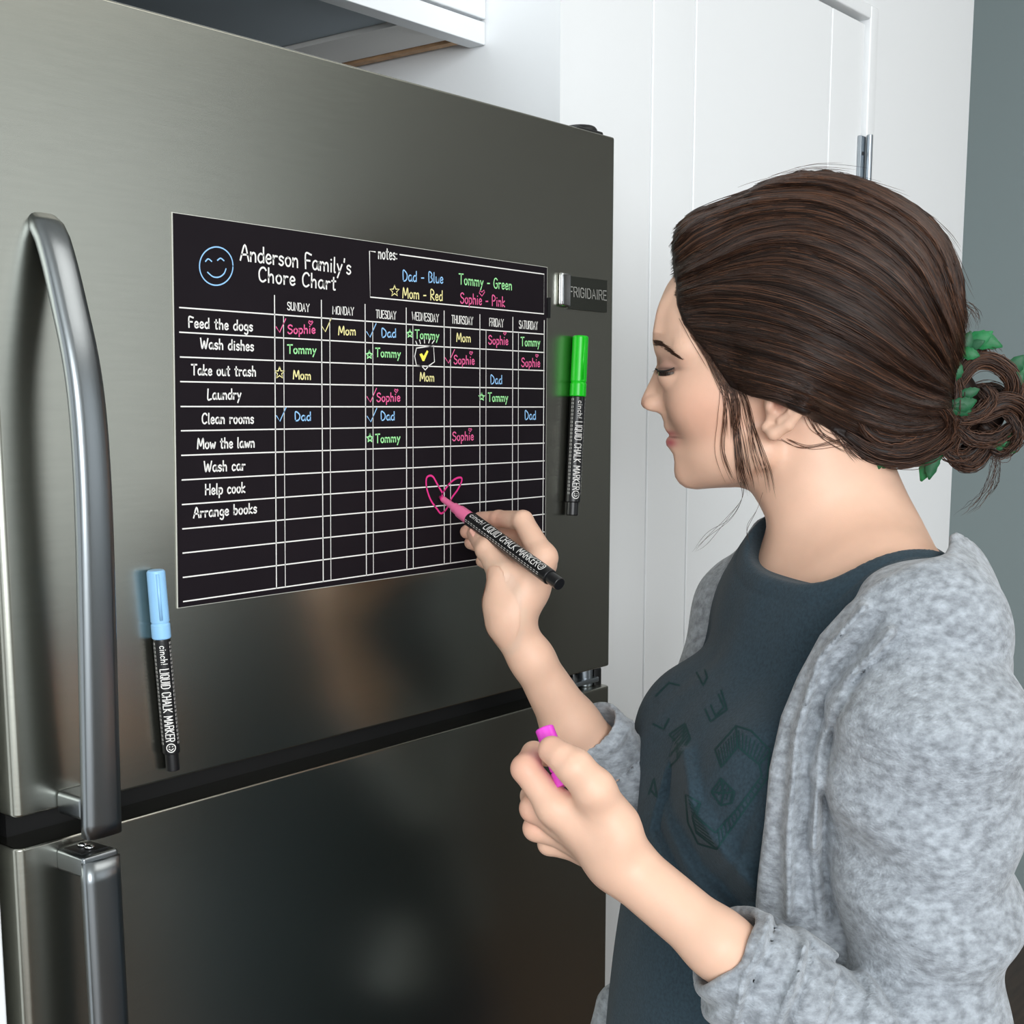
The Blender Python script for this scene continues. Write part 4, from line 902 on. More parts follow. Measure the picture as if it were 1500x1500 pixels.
def wrinkles(P, p0, p1, r, amp, freq, seed):
    ax = p1 - p0; L_ = np.linalg.norm(ax); u = (P - p0) @ ax / L_
    return amp * np.sin(u * freq + 2.2 * vnoise(P, 22, seed)) 
def lat_near(P): return (P - CH) @ SDIR
def cardigan_near_F(P):
    e, px, py = edge_side(P)
    f = torso_F(P, 0.017)
    f = smin(f, rcone(P, A(1250, 855, 1.06), SH_N, 0.056, 0.048), 0.03)
    f = smin(f, ell(P, A(1190, 1420, 1.03), (0.125, 0.110, 0.36), BAX), 0.04)
    fold = 0
    for pts, w, a in (([(1290, 905), (1225, 985), (1190, 1090), (1180, 1230), (1190, 1340)], 7, 0.006), ([(1320, 935), (1250, 1020), (1212, 1110), (1205, 1250), (1215, 1350)], 9, 0.0065),
                      ([(1265, 890), (1200, 965), (1168, 1070), (1155, 1210), (1155, 1340)], 8, -0.011), ([(1305, 925), (1238, 1000), (1200, 1100), (1192, 1240)], 8, -0.013)):
        fold = fold + a * seg_px(P, pts, w, px, py)
    f = f + fold * ((P - CH) @ SDIR > 0)
    f = smax(f, -e, 0.006)
    f = smax(f, -neckhole(P, 0.002), 0.004)
    f = smax(f, 0.86 - P[:, 2], 0.01)
    # sleeve
    s1 = A(1352, 1120, 0.893)
    top = chain(P, [SH_N + UP * 0.002, s1, A(1361, 1330, 0.885), A(1366, 1600, 0.872)], [0.048, 0.0645, 0.0525, 0.047], 0.02)
    top = top + 0.0030 * vnoise(P, 34, 5) + 0.0042 * np.sin((P @ UP) * 85 + 2.5 * vnoise(P, 16, 8)) * np.clip(((P - CH) @ SDIR - 0.05) / 0.05, 0, 1)
    c0, c1 = A(1066, 1392, 0.848), EL_N
    fa = sleeve_bands(P, c0, c1, [(-0.02, 0.20, 0.0330, 0.0362), (0.18, 0.37, 0.0392, 0.0396), (0.35, 0.56, 0.0355, 0.040), (0.5, 1.0, 0.042, 0.048)], 0.0015)
    fa = smin(fa, sleeve_bands(P, c0 - UP * 0.020, c1 - UP * 0.010, [(-0.02, 0.20, 0.028, 0.032), (0.18, 0.37, 0.0355, 0.036), (0.35, 1.0, 0.033, 0.045)], 0.0015), 0.004)
    fa = fa + 0.0015 * vnoise(P, 60, 9) + 0.0015 * np.sin((P @ (CR * .8 + CU * .6)) * 140 + 3 * vnoise(P, 20, 12))
    # opening of the cuff
    ax = (c1 - c0) / np.linalg.norm(c1 - c0)
    fa = smax(fa, -rcone(P, c0 - ax * 0.03, c0 + ax * 0.02, 0.0268, 0.0258), 0.004)
    f = smin(f, top, 0.003)
    f = f + 0.0055 * seg_px(P, [(1262, 985), (1226, 1050), (1209, 1130), (1207, 1230), (1218, 1340)], 7, px, py) * (lat_near(P) > 0)
    fa = fa - 0.0050 * seg_px(P, [(1126, 1344), (1112, 1395), (1090, 1430), (1076, 1500)], 5, px, py) + 0.0030 * seg_px(P, [(1137, 1350), (1124, 1400), (1102, 1440), (1088, 1505)], 5, px, py)
    fa = fa - 0.0050 * seg_px(P, [(1178, 1384), (1168, 1430), (1150, 1470), (1140, 1505)], 5, px, py) + 0.0038 * seg_px(P, [(1189, 1386), (1180, 1435), (1162, 1478), (1152, 1510)], 5, px, py) + 0.003 * seg_px(P, [(1200, 1400), (1236, 1412), (1270, 1450)], 6, px, py)
    return smin(f, fa, 0.0015)
def cardigan_far_F(P):
    lat = (P - CH) @ SDIR
    nb = A(1250, 852, 1.06)
    f = rcone(P, nb, SH_F, 0.056, 0.046)
    f = smin(f, chain(P, [SH_F, EL_F], [0.046, 0.044], 0.02), 0.02) + 0.002 * vnoise(P, 40, 21)
    px, py, z = proj(P)
    f = smax(f, -neckhole(P, 0.002), 0.004)
    body = smax(torso_F(P, 0.015), lat + 0.095, 0.01)
    flap = rcone(P, A(910, 1476, 1.16), A(886, 1760, 1.16), 0.022, 0.050)
    f = smin(f, smax(body, FDIR @ (P - CH).T - 0.03, 0.01), 0.01); f = smin(f, flap, 0.02)
    f = smax(f, 0.86 - P[:, 2], 0.01)
    c0, c1 = A(863, 1069, 1.094), EL_F
    fa = sleeve_bands(P, c0, c1, [(-0.03, 0.27, 0.0288, 0.0318), (0.25, 0.5, 0.0355, 0.0372), (0.48, 1.0, 0.0355, 0.0440)], 0.0015) + 0.0012 * vnoise(P, 70, 22)
    ax = (c1 - c0) / np.linalg.norm(c1 - c0)
    fa = smax(fa, -rcone(P, c0 - ax * 0.03, c0 + ax * 0.012, 0.0240, 0.0240), 0.003)
    fa = fa - 0.0040 * seg_px(P, [(926, 1058), (905, 1090), (868, 1118)], 5, px, py) + 0.0016 * seg_px(P, [(932, 1070), (912, 1100), (880, 1128)], 5, px, py) + 0.0016 * seg_px(P, [(930, 1119), (893, 1146)], 5, px, py)
    return smin(f, fa, 0.004)
cb = [SH_N, EL_N, A(1040, 1560, .85), A(1040, 1330, .85), A(1500, 1100, .88), A(1500, 1100, 1.2), CH + UP * .25, np.array([CH[0], CH[1], 0.86]), CH - FDIR * .16]
v1, q1 = surface(cardigan_near_F, *bounds(cb, 0.05), 0.0026); v1 = refine(cardigan_near_F, v1, 0.0007, 1)
fb = [SH_F, EL_F, A(840, 1030, 1.09), A(840, 1110, 1.09), A(1250, 800, 1.06), np.array([CH[0], CH[1], 0.86]) - SDIR * .1, A(870, 1440, 1.16)]
v2, q2 = surface(cardigan_far_F, *bounds(fb, 0.07), 0.0032); print('cardigan', len(q1), len(q2), time.time() - _t)
M['knit'] = mat('pale_grey_knit', (160, 166, 173), rough=1.0, spec=0.1, var=0.42, vscale=130, bump=0.6, bscale=420, sheen=0.35, stretch=(1, 1, 1.6))
V3, Q3 = join_meshes([(v1, q1), (v2, q2)])
card = quad_mesh('cardigan', V3, Q3, M['knit'], person)

# jeans and shoes (below the frame)
M['denim'] = mat('dark_denim', (44, 52, 70), rough=0.9, var=0.15, vscale=200)
def jeans_F(P): return smax(smax(smin(legs_F(P), ell(P, CH - UP * 0.40, (0.158, 0.112, 0.13), BAX), 0.03) - 0.008, P[:, 2] - (CH[2] - 0.24), 0.01), 0.10 - P[:, 2], 0.005)
jb = [CH - UP * .2 + SDIR * .2, CH - UP * 1.3 - SDIR * .2, CH - UP * .3 + FDIR * .2, CH - UP * .3 - FDIR * .2]
jv, jq = surface(jeans_F, *bounds(jb, 0.03), 0.007); quad_mesh('jeans', jv, jq, M['denim'], person)
for s_ in (-1, 1):
    an = CH + SDIR * 0.085 * s_; an = np.array([an[0], an[1], 0.05])
    def shoe_F(P): return smax(smin(rcone(P, an - FDIR * .02, an + FDIR * .12 - UP * .012, .042, .036), rcone(P, an, an + UP * .07, .045, .046), 0.02), 0.002 - P[:, 2], 0.003)
    wv, wq = surface(shoe_F, *bounds([an - FDIR * .08, an + FDIR * .18, an + UP * .12, an + SDIR * .06, an - SDIR * .06, np.array([an[0], an[1], -.01])], 0.03), 0.005)
    quad_mesh('shoe', wv, wq, M['mk_black'], person)

# ---- hair
hair_px = [(990, 397), (986, 365), (987, 335), (996, 316), (1032, 300), (1076, 294), (1096, 290), (1104, 271), (1140, 261), (1188, 257), (1220, 260), (1260, 270), (1300, 290), (1340, 315), (1372, 343), (1397, 380), (1408, 412), (1408, 460), (1400, 495), (1392, 540), (1390, 600), (1378, 640), (1340, 664), (1300, 668), (1262, 668), (1244, 644), (1220, 628), (1180, 604), (1140, 586), (1104, 577), (1078, 566), (1064, 545), (1050, 524), (1030, 500), (1012, 478), (1001, 450), (998, 420)]
HPL = np.array([hpl(*p)[:2] for p in hair_px])
H0 = HPL.min(0) - 0.06; HN = np.ceil((HPL.max(0) + 0.06 - H0) / TG).astype(int)
_g3 = np.stack(np.meshgrid(np.arange(HN[0]), np.arange(HN[1]), indexing='ij'), -1).reshape(-1, 2)
HTAB = poly_sd(H0 + _g3 * TG, HPL).reshape(HN)
def hair_sd(P2):
    u = np.clip((P2 - H0) / TG, 0.001, np.array(HN) - 1.001); i = u.astype(int); f = u - i
    return (HTAB[i[:, 0], i[:, 1]] * (1 - f[:, 0]) * (1 - f[:, 1]) + HTAB[i[:, 0] + 1, i[:, 1]] * f[:, 0] * (1 - f[:, 1]) + HTAB[i[:, 0], i[:, 1] + 1] * (1 - f[:, 0]) * f[:, 1] + HTAB[i[:, 0] + 1, i[:, 1] + 1] * f[:, 0] * f[:, 1])
guides = [[(1100, 574), (1150, 580), (1205, 600), (1265, 632), (1325, 645), (1380, 632)],
          [(1062, 540), (1112, 554), (1182, 574), (1252, 606), (1322, 626), (1385, 618)],
          [(1032, 502), (1082, 516), (1162, 538), (1242, 570), (1322, 600), (1388, 605)],
          [(1012, 474), (1062, 476), (1150, 492), (1240, 530), (1330, 574), (1390, 592)],
          [(1001, 440), (1062, 430), (1150, 444), (1250, 486), (1340, 546), (1392, 576)],
          [(1004, 420), (1080, 397), (1160, 388), (1260, 424), (1345, 494), (1395, 560)],
          [(993, 403), (1040, 385), (1110, 352), (1200, 350), (1312, 412), (1398, 545)],
          [(989, 370), (1030, 335), (1110, 312), (1215, 318), (1330, 392), (1402, 530)],
          [(992, 330), (1050, 303), (1125, 286), (1228, 293), (1345, 360), (1404, 500)],
          [(1098, 292), (1145, 270), (1210, 266), (1290, 295), (1370, 355), (1405, 470)],
          [(1106, 276), (1158, 264), (1213, 262), (1295, 290), (1372, 347), (1404, 440)]]
GL = np.array([smooth_path(g, 25) for g in guides])                       # guides, resampled
def strand_px(s, t):
    s = np.clip(s, 0, len(GL) - 1.001); i = int(s); f = s - i; g = GL[i] * (1 - f) + GL[i + 1] * f
    x = t * 24; j = np.clip(x.astype(int), 0, 23); u = (x - j)[:, None]; return g[j] * (1 - u) + g[j + 1] * u
# a map of "which strand" over the side of the head, for grooves that follow the flow
gs = np.linspace(0, len(GL) - 1.001, 121); FLOW = np.concatenate([strand_px(s, np.linspace(0, 1, 40)) for s in gs]); FLS = np.repeat(gs, 40)
FLL = np.array([hpl(*p)[:2] for p in FLOW]); CELL = 0.004
FG = np.full(np.ceil((FLL.max(0) - FLL.min(0)) / CELL).astype(int) + 3, np.nan); F0 = FLL.min(0) - CELL
for i in range(FG.shape[0]):
    for j in range(FG.shape[1]):
        p = F0 + np.array([i, j]) * CELL; d = ((FLL - p) ** 2).sum(1); k_ = np.argpartition(d, 4)[:5]; w = 1 / (d[k_] + 1e-7); FG[i, j] = (FLS[k_] * w).sum() / w.sum()
def flow_s(P2):
    u = np.clip((P2 - F0) / CELL, 0.001, np.array(FG.shape) - 1.001); i = u.astype(int); f = u - i
    return (FG[i[:, 0], i[:, 1]] * (1 - f[:, 0]) * (1 - f[:, 1]) + FG[i[:, 0] + 1, i[:, 1]] * f[:, 0] * (1 - f[:, 1]) + FG[i[:, 0], i[:, 1] + 1] * (1 - f[:, 0]) * f[:, 1] + FG[i[:, 0] + 1, i[:, 1] + 1] * f[:, 0] * f[:, 1])
def hair_base(P):
    Q = hl(P); s = px1
    f = ell(Q, L(1198, 462), np.array([214, 204, 158]) * s)
    f = smin(f, ell(Q, L(1038, 368), np.array([56, 66, 84]) * s), 0.012)
    f = smin(f, ell(Q, L(1310, 600), np.array([90, 72, 100]) * s), 0.02)
    f = smin(f, ell(SYM(Q), L(1165, 545, 112), np.array([80, 62, 56]) * s), 0.012)
    f = smin(f, ell(Q, L(1050, 448), np.array([72, 92, 108]) * s), 0.012)
    f = np.minimum(f, face_F(P) - 0.0045)
    f = smax(f, hair_sd(Q[:, :2]) - 0.001, 0.006)
    return f
def groove(P):
    Q = hl(P); sf = flow_s(Q[:, :2])
    g = 0.0030 * np.sin(sf * 4.1 + 0.6) + 0.0016 * np.sin(sf * 11.3 + 2 * np.sin(Q[:, 0] * 30)) + 0.0006 * np.sin(sf * 31 + 3 * np.sin(Q[:, 0] * 22))
    g += 0.0042 * np.exp(-((sf - 5.15) / 0.16) ** 2) * np.exp(-((Q[:, 0] - L(1070, 400)[0]) / (75 * px1)) ** 2)      # the parting
    return g
def hair_F(P): return hair_base(P) + groove(P) * np.clip(-hair_sd(hl(P)[:, :2]) / 0.012, 0, 1)
wv, wq = surface(hair_F, *bounds([hp(980, 250, -165), hp(980, 250, 165), hp(1415, 680, -165), hp(1415, 680, 165), hp(1415, 250, 0)], 0.012), 0.0017)
wv = refine(hair_F, wv, 0.0017, 1)
def hair_mat(name, dark, light):
    m = mat(name, dark, rough=0.42, spec=0.35); nt = m.node_tree; b = nt.nodes['Principled BSDF']
    h_ = nt.nodes.new('ShaderNodeHairInfo'); mx = nt.nodes.new('ShaderNodeMix'); mx.data_type = 'RGBA'
    mx.inputs[6].default_value = lin(dark) + (1,); mx.inputs[7].default_value = lin(light) + (1,)
    pw = nt.nodes.new('ShaderNodeMath'); pw.operation = 'POWER'; pw.inputs[1].default_value = 2.2
    nt.links.new(h_.outputs['Random'], pw.inputs[0]); nt.links.new(pw.outputs[0], mx.inputs[0]); nt.links.new(mx.outputs[2], b.inputs['Base Color']); return m
M['hair_base'] = mat('dark_brown_hair', (30, 19, 15), rough=0.5, spec=0.3)
M['hair_dark'] = hair_mat('dark_brown_strands', (30, 19, 14), (62, 40, 29))
M['hair_warm'] = hair_mat('warm_brown_strands', (46, 29, 21), (98, 65, 46))
hair = quad_mesh('hair', wv, wq, M['hair_base'], person); print('hair', len(wq), time.time() - _t)
hbv = BVHTree.FromPolygons([tuple(p) for p in wv], [tuple(map(int, p)) for p in wq])
def surf_pt(bvh, px, py, lift, side=1, start=300):
    o = hp(px, py, start * side); h_ = bvh.ray_cast(Vector(o), Vector(hn * side))
    if h_[0] is None: return None
    return np.array(h_[0]) - hn * side * lift
rs = np.random.RandomState(4)
def curves_obj(name, strands, radii, m, parent):
    cu = bpy.data.hair_curves.new(name); cu.add_curves([len(s) for s in strands])
    P = np.concatenate(strands).astype(np.float32); cu.attributes['position'].data.foreach_set('vector', P.ravel())
    ra = cu.attributes.get('radius') or cu.attributes.new('radius', 'FLOAT', 'POINT')
    ra.data.foreach_set('value', np.concatenate(radii).astype(np.float32)); cu.materials.append(m)
    o = bpy.data.objects.new(name, cu); COL.objects.link(o); set_parent(o, parent); o['kind'] = 'stuff'; return o
def taper(n, r, a=0.5, b=0.2): t = np.linspace(0, 1, n); return r * np.minimum(1, np.minimum(a + t * 8, b + (1 - t) * 5))
# table of the hair surface, so that strands can be laid quickly
GX = np.arange(975, 1421, 3.0); GY = np.arange(250, 690, 3.0)
def wmap(bvh, side):
    W = np.full((len(GX), len(GY)), np.nan)
    for i, x in enumerate(GX):
        for j, y in enumerate(GY):
            p = surf_pt(bvh, x, y, 0, side)
            if p is not None: W[i, j] = abs(hl(p[None])[0, 2])
    for _ in range(14):
        nan = np.isnan(W)
        if not nan.any(): break
        pad = np.pad(W, 1, constant_values=np.nan); st = np.stack([pad[2:, 1:-1], pad[:-2, 1:-1], pad[1:-1, 2:], pad[1:-1, :-2]])
        with np.errstate(all='ignore'):
            import warnings; warnings.simplefilter('ignore'); mm = np.nanmean(st, 0)
        W = np.where(nan, mm - 0.0012, W)
    return np.nan_to_num(W, nan=0.0)
WM = wmap(hbv, 1)
def wlook(px, py):
    u = np.clip((px - GX[0]) / 3.0, 0, len(GX) - 1.001); v = np.clip((py - GY[0]) / 3.0, 0, len(GY) - 1.001); i = u.astype(int); j = v.astype(int); f = u - i; g = v - j
    return WM[i, j] * (1 - f) * (1 - g) + WM[i + 1, j] * f * (1 - g) + WM[i, j + 1] * (1 - f) * g + WM[i + 1, j + 1] * f * g
def hpv(px, py, wm):
    r = CF[None] + ((px - 750) / FL)[:, None] * CR - ((py - PCY) / FL)[:, None] * CU
    t = ((HC - CAM) @ hn) / (r @ hn); return CAM + t[:, None] * r - hn[None] * wm[:, None]
def lay(n, side, smin_, smax_, r, lift, jit, seed):
    rr = np.random.RandomState(seed); S_, R_ = [], []
    for k in range(n):
        s = smin_ + (smax_ - smin_) * rr.rand(); t0 = rr.rand() ** 1.6 * 0.55; t1 = min(1.0, t0 + 0.35 + 0.65 * rr.rand()); m = 18
        p = strand_px(s, np.linspace(t0, t1, m)) + (rr.normal(size=2) * jit)[None] + np.cumsum(rr.normal(size=(m, 2)) * 0.22, 0)
        p = p + np.linspace(0, 1, m)[:, None] * rr.normal(size=(1, 2)) * jit * 1.5
        u = np.linspace(0, 1, m); w = wlook(p[:, 0], p[:, 1]) + lift * (0.15 + 0.85 * rr.rand()) * np.sin(np.pi * np.clip(u, 0.03, 0.97)) ** 0.5
        S_.append(hpv(p[:, 0], p[:, 1], w * side)); R_.append(taper(m, r * (0.7 + 0.6 * rr.rand())))
    return S_, R_
s1, r1 = lay(7500, 1, 0.0, 10.0, 0.00026, 0.0022, 2.2, 11); s2, r2 = lay(1500, -1, 0.0, 10.0, 0.0004, 0.002, 2.5, 12)
for k in range(1500):                                                    # fine short hairs along the hairline
    s = 10 * rs.rand() ** 1.3; p = strand_px(s, np.linspace(0, 0.10 + 0.1 * rs.rand(), 10)); d0 = p[1] - p[0]; d0 /= np.linalg.norm(d0)
    p = p - d0 * (2 + 7 * rs.rand() ** 2) + np.linspace(0, 1, 10)[:, None] * rs.normal(size=(1, 2)) * 2.5
    w = wlook(p[:, 0], p[:, 1]) + np.linspace(-0.003, 0.0012, 10); s1.append(hpv(p[:, 0], p[:, 1], w)); r1.append(taper(10, 0.00018, 0.15, 0.4))
curves_obj('strands', s1 + s2, r1 + r2, M['hair_dark'], hair)
s3, r3 = lay(1500, 1, 7.0, 9.9, 0.00026, 0.0026, 2.5, 13); s4, r4 = lay(900, 1, 4.6, 7.4, 0.00024, 0.0024, 3, 14); s5, r5 = lay(450, 1, 0.2, 4.6, 0.00022, 0.0026, 3, 15)
curves_obj('strands', s3 + s4 + s5, r3 + r4 + r5, M['hair_warm'], hair)
# flyaways, the roll at the nape, the loose bun and its curls
fly, fr_ = [], []
for k in range(130):
    s = 6 + 4 * rs.rand(); t0 = rs.rand() * 0.8; p = strand_px(s, np.linspace(t0, min(1, t0 + 0.25), 10)); d = (p - np.array([1200, 470])); d /= np.linalg.norm(d, axis=1)[:, None]
    p = p + d * (np.linspace(0, 1, 10)[:, None] ** 1.5) * (4 + 12 * rs.rand()) + d * 3
    fly.append(hpv(p[:, 0], p[:, 1], np.full(10, (rs.rand() * 120 - 20) * px1))); fr_.append(taper(10, 0.00012))
curves_obj('flyaway_strands', fly, fr_, M['hair_warm'], hair)
def bundle(path, r, n, seed, cr=0.00026, twist=1.2, frizz=1.5):
    """a lock of hair: strands running round a common path, path points are (px, py, w px)"""
    rr = np.random.RandomState(seed); C = smooth_path([hp(*p) for p in path], 26); T = np.gradient(C, axis=0); T /= np.linalg.norm(T, axis=1)[:, None]
    U = np.cross(T, hn); U /= np.maximum(np.linalg.norm(U, axis=1), 1e-6)[:, None]; W = np.cross(T, U); S_, R_ = [], []
    prof_ = 0.45 + 0.55 * np.sin(np.pi * np.linspace(0.12, 0.88, 26))
    for k in range(n):
        a = rr.rand() * 2 * math.pi; q = (rr.rand() ** 0.4) * r * px1; th = a + np.linspace(0, twist, 26) + 0.15 * rr.normal()
        p = C + (U * np.cos(th)[:, None] + W * np.sin(th)[:, None]) * (q * prof_)[:, None] + np.cumsum(rr.normal(size=(26, 3)), 0) * frizz * 0.00022
        a0 = int(rr.rand() * 5); b0 = 26 - int(rr.rand() * 6); S_.append(p[a0:b0]); R_.append(taper(b0 - a0, cr * (0.7 + 0.6 * rr.rand())))
    q_ = MB(); q_.tube([C[i] for i in range(0, 26)], [max(0.0008, r * px1 * 0.78 * prof_[i]) for i in range(26)], 10)
    return S_, R_, q_
locks = [
 ([(1235, 632, 82), (1280, 655, 74), (1330, 655, 60), (1375, 625, 40), (1398, 575, 20)], 21, 260), ([(1262, 655, 66), (1300, 668, 60), (1345, 662, 48), (1385, 640, 30), (1400, 600, 10)], 15, 170),
 ([(1290, 600, 96), (1330, 590, 86), (1362, 600, 70), (1380, 620, 50), (1372, 650, 35)], 14, 150), ([(1250, 600, 100), (1270, 630, 92), (1300, 642, 82), (1335, 632, 72), (1345, 606, 70)], 9, 90),
 ([(1385, 588, 20), (1405, 556, 22), (1424, 533, 18), (1452, 530, 10), (1478, 548, 4), (1484, 572, 0), (1466, 590, -4), (1436, 585, 0), (1414, 568, 8)], 11, 200),
 ([(1390, 570, -5), (1405, 590, 8), (1434, 604, 18), (1470, 592, 14), (1496, 604, 0), (1490, 630, -8), (1462, 640, -4), (1436, 622, 4)], 15, 230),
 ([(1424, 606, 20), (1402, 630, 26), (1392, 656, 24), (1402, 675, 16), (1424, 679, 8), (1442, 662, 2), (1450, 634, 0)], 10, 150), ([(1400, 600, -20), (1428, 622, -26), (1446, 650, -22), (1428, 668, -16), (1408, 654, -14)], 13, 120),
 ([(1470, 548, -14), (1496, 562, -18), (1504, 596, -22), (1490, 634, -20), (1462, 652, -12)], 11, 140), ([(1388, 520, 0), (1390, 560, -24), (1420, 580, -34), (1460, 575, -34), (1480, 600, -30)], 16, 150),
 ([(1396, 500, 10), (1412, 498, 12), (1426, 514, 12), (1440, 532, 10)], 5, 50), ([(1384, 640, 10), (1364, 668, 16), (1352, 684, 16), (1356, 694, 14)], 4, 30), ([(1390, 540, 30), (1398, 580, 36), (1392, 620, 34), (1374, 646, 26)], 12, 130),
 ([(1384, 600, 34), (1404, 612, 38), (1432, 604, 36), (1448, 584, 30), (1436, 566, 26)], 9, 110), ([(1392, 620, 30), (1420, 640, 30), (1452, 640, 24), (1478, 622, 16)], 10, 110), ([(1372, 640, 34), (1386, 664, 30), (1412, 668, 24), (1434, 652, 20)], 7, 80), ([(1392, 548, 20), (1404, 520, 14), (1420, 508, 8), (1438, 512, 4), (1446, 530, 2)], 5, 60), ([(1456, 600, 14), (1480, 612, 14), (1490, 640, 10), (1470, 664, 6), (1450, 660, 6)], 7, 80)]
bun = MB(); S_, R_ = [], []
for i, (p, r, n) in enumerate(locks):
    a, b, q_ = bundle(p, r, n, 40 + i); S_ += a; R_ += b; bun.add(q_.v, q_.f)
hb = bun.build('bun', M['hair_base'], hair, smooth=True)
curves_obj('bun_strands', S_, R_, M['hair_warm'], hb)
def bfill(P): return smin(ell(hl(P), L(1398, 592, -4), np.array([34, 50, 38]) * px1), ell(hl(P), L(1440, 606, -22), np.array([34, 32, 22]) * px1), 0.01)
fv, fq = surface(bfill, *bounds([hp(1340, 520, -60), hp(1500, 680, 60)], 0.03), 0.003); quad_mesh('bun_core', fv, fq, M['hair_base'], hb)
wis = [([(1396, 470, 0), (1405, 443, 2), (1422, 448, 4), (1432, 464, 4), (1433, 482, 2)], 3), ([(1400, 500, 0), (1408, 480, 2), (1412, 455, 0), (1400, 448, 0)], 2), ([(1455, 650, 0), (1455, 690, 2), (1438, 728, 4), (1408, 752, 8)], 3), ([(1448, 655, 0), (1462, 668, 0), (1460, 700, 0), (1444, 735, 0)], 2),
       ([(1420, 530, 6), (1440, 512, 8), (1458, 512, 6), (1466, 526, 4)], 2), ([(1440, 668, 0), (1470, 668, 0), (1492, 652, 0)], 2), ([(1264, 662, 60), (1270, 680, 56), (1268, 690, 54)], 3)]
S_, R_ = [], []
for i, (p, r) in enumerate(wis):
    a, b, _q = bundle(p, r, 9, 80 + i, 0.00016, 0.5, 2); S_ += a; R_ += b
kbv = BVHTree.FromPolygons([tuple(p) for p in hv], [tuple(map(int, p)) for p in hq])
face_locks = [([(1058, 532), (1070, 565), (1068, 610), (1065, 655), (1080, 700)], 8, 5), ([(1066, 540), (1082, 570), (1085, 610), (1094, 660), (1100, 712)], 14, 7), ([(1078, 552), (1096, 580), (1106, 620), (1122, 668), (1130, 715)], 8, 5), ([(1070, 545), (1086, 590), (1084, 640), (1090, 690), (1096, 722)], 12, 5), ([(1090, 566), (1100, 600), (1108, 650), (1120, 690)], 6, 5), ([(1045, 515), (1066, 560), (1076, 600), (1078, 640)], 10, 5),
              ([(1185, 604), (1200, 630), (1225, 645), (1250, 655)], 10, 8), ([(1215, 620), (1240, 650), (1262, 668)], 12, 7), ([(1030, 496), (1052, 530), (1070, 560), (1088, 578)], 26, 8), ([(1010, 470), (1034, 504), (1060, 540)], 20, 6), ([(1150, 640), (1180, 650), (1215, 645), (1240, 640)], 5, 8)]
for i, (p, n, sp) in enumerate(face_locks):
    for k in range(n):
        c = smooth_path(p, 16) + rs.normal(size=2) * sp * 0.6 * np.array([1, 0.4]) + np.linspace(0, 1, 16)[:, None] * rs.normal(size=(1, 2)) * sp * np.array([1, 0.8]); pts = []
        for x, y in c:
            w = surf_pt(kbv, x, y, 0.0012 + 0.0015 * rs.rand() * 0.3)
            if w is None: w = pts[-1] + (hp(x, y) - hp(*prev)) if pts else hp(x, y, 80)
            pts.append(w); prev = (x, y)
        S_.append(np.array(pts)); R_.append(taper(16, 0.00017, 0.8, 0.1))
for k in range(7):
    p = smooth_path([hp(1092 + rs.normal() * 2, 700, 84), hp(1091, 724, 80), hp(1072 + rs.normal() * 2, 752 + rs.normal() * 2, 76), hp(1042, 775 + rs.normal() * 4, 74), hp(1022 + rs.normal() * 3, 800, 72)], 18) if k < 4 else smooth_path([hp(1120, 716, 70), hp(1112, 740, 72), hp(1098, 768 + rs.normal() * 3, 74), hp(1102, 790, 76)], 18)
    S_.append(p); R_.append(taper(18, 0.00013, 1, 0.1))
curves_obj('loose_strands', S_, R_, M['hair_warm'], hair); print('strands', time.time() - _t)

# ---- eyes, brows, lashes, nails
M['eye'] = mat('eyeball', (112, 98, 90), rough=0.15); M['iris'] = mat('iris_brown', (44, 28, 20), rough=0.1); M['lash'] = mat('lashes', (18, 13, 11), rough=0.6); M['nail'] = mat('fingernail', (236, 178, 160), rough=0.25, spec=0.6)  # eye white darkened: the lids' shadow is put into its colour
for sd in (1, -1):
    ec = hp(995, 549, 55 * sd); gz = (hp(974, 547, 76 * sd) - ec); gz /= np.linalg.norm(gz)
    q = MB(); q.lathe(ec - gz * 23.5 * px1, gz, [(23.5 * px1 * (1 - math.cos(a)), max(1e-5, 23.5 * px1 * math.sin(a))) for a in np.linspace(0.02, math.pi - 0.02, 22)], 28); e_ = q.build('eye', M['eye'], person, smooth=True)
    q = MB(); q.lathe(ec + gz * 20.4 * px1, gz, [(0, 13 * px1), (1.6 * px1, 11.5 * px1), (3.4 * px1, 6 * px1), (3.9 * px1, 0.5 * px1)], 24); q.build('iris', M['iris'], e_, smooth=True)
# upper lashes follow the lid edge
lash = [(962, 541.5), (968, 544), (975, 545.5), (982, 545.5), (989, 543.5), (996, 540.5)]
q = MB(); lp = [surf_pt(kbv, x, y - 1.2, 0.0006) for x, y in smooth_path(lash, 16)]
q.tube(lp, [0.0003 + 0.00062 * math.sin(math.pi * min(1, (i + 2) / 16)) for i in range(16)], 6)
for i in range(26):
    x, y = smooth_path(lash, 26)[i]; b0 = surf_pt(kbv, x, y - 0.6, 0.0008)
    dirn = np.array([-0.5 + 0.9 * i / 26, -0.75, 0]); ln = (7 + 3 * math.sin(math.pi * i / 26)) * px1
    pts = [b0, b0 + (h1 * dirn[0] * 0.5 + h2 * dirn[1] * 0.6 - hn * 0.8) * ln * 0.55, b0 + (h1 * dirn[0] * 1.1 + h2 * dirn[1] * 0.75 - hn * 1.1) * ln]
    q.tube(smooth_path(pts, 5), [0.0002, 0.00018, 0.00014, 0.0001, 0.00004], 4)
q.build('eyelashes', M['lash'], person)
br = smooth_path([(960.5, 503), (970, 503.5), (982, 510), (994, 519), (1006, 527)], 60); S_, R_ = [], []
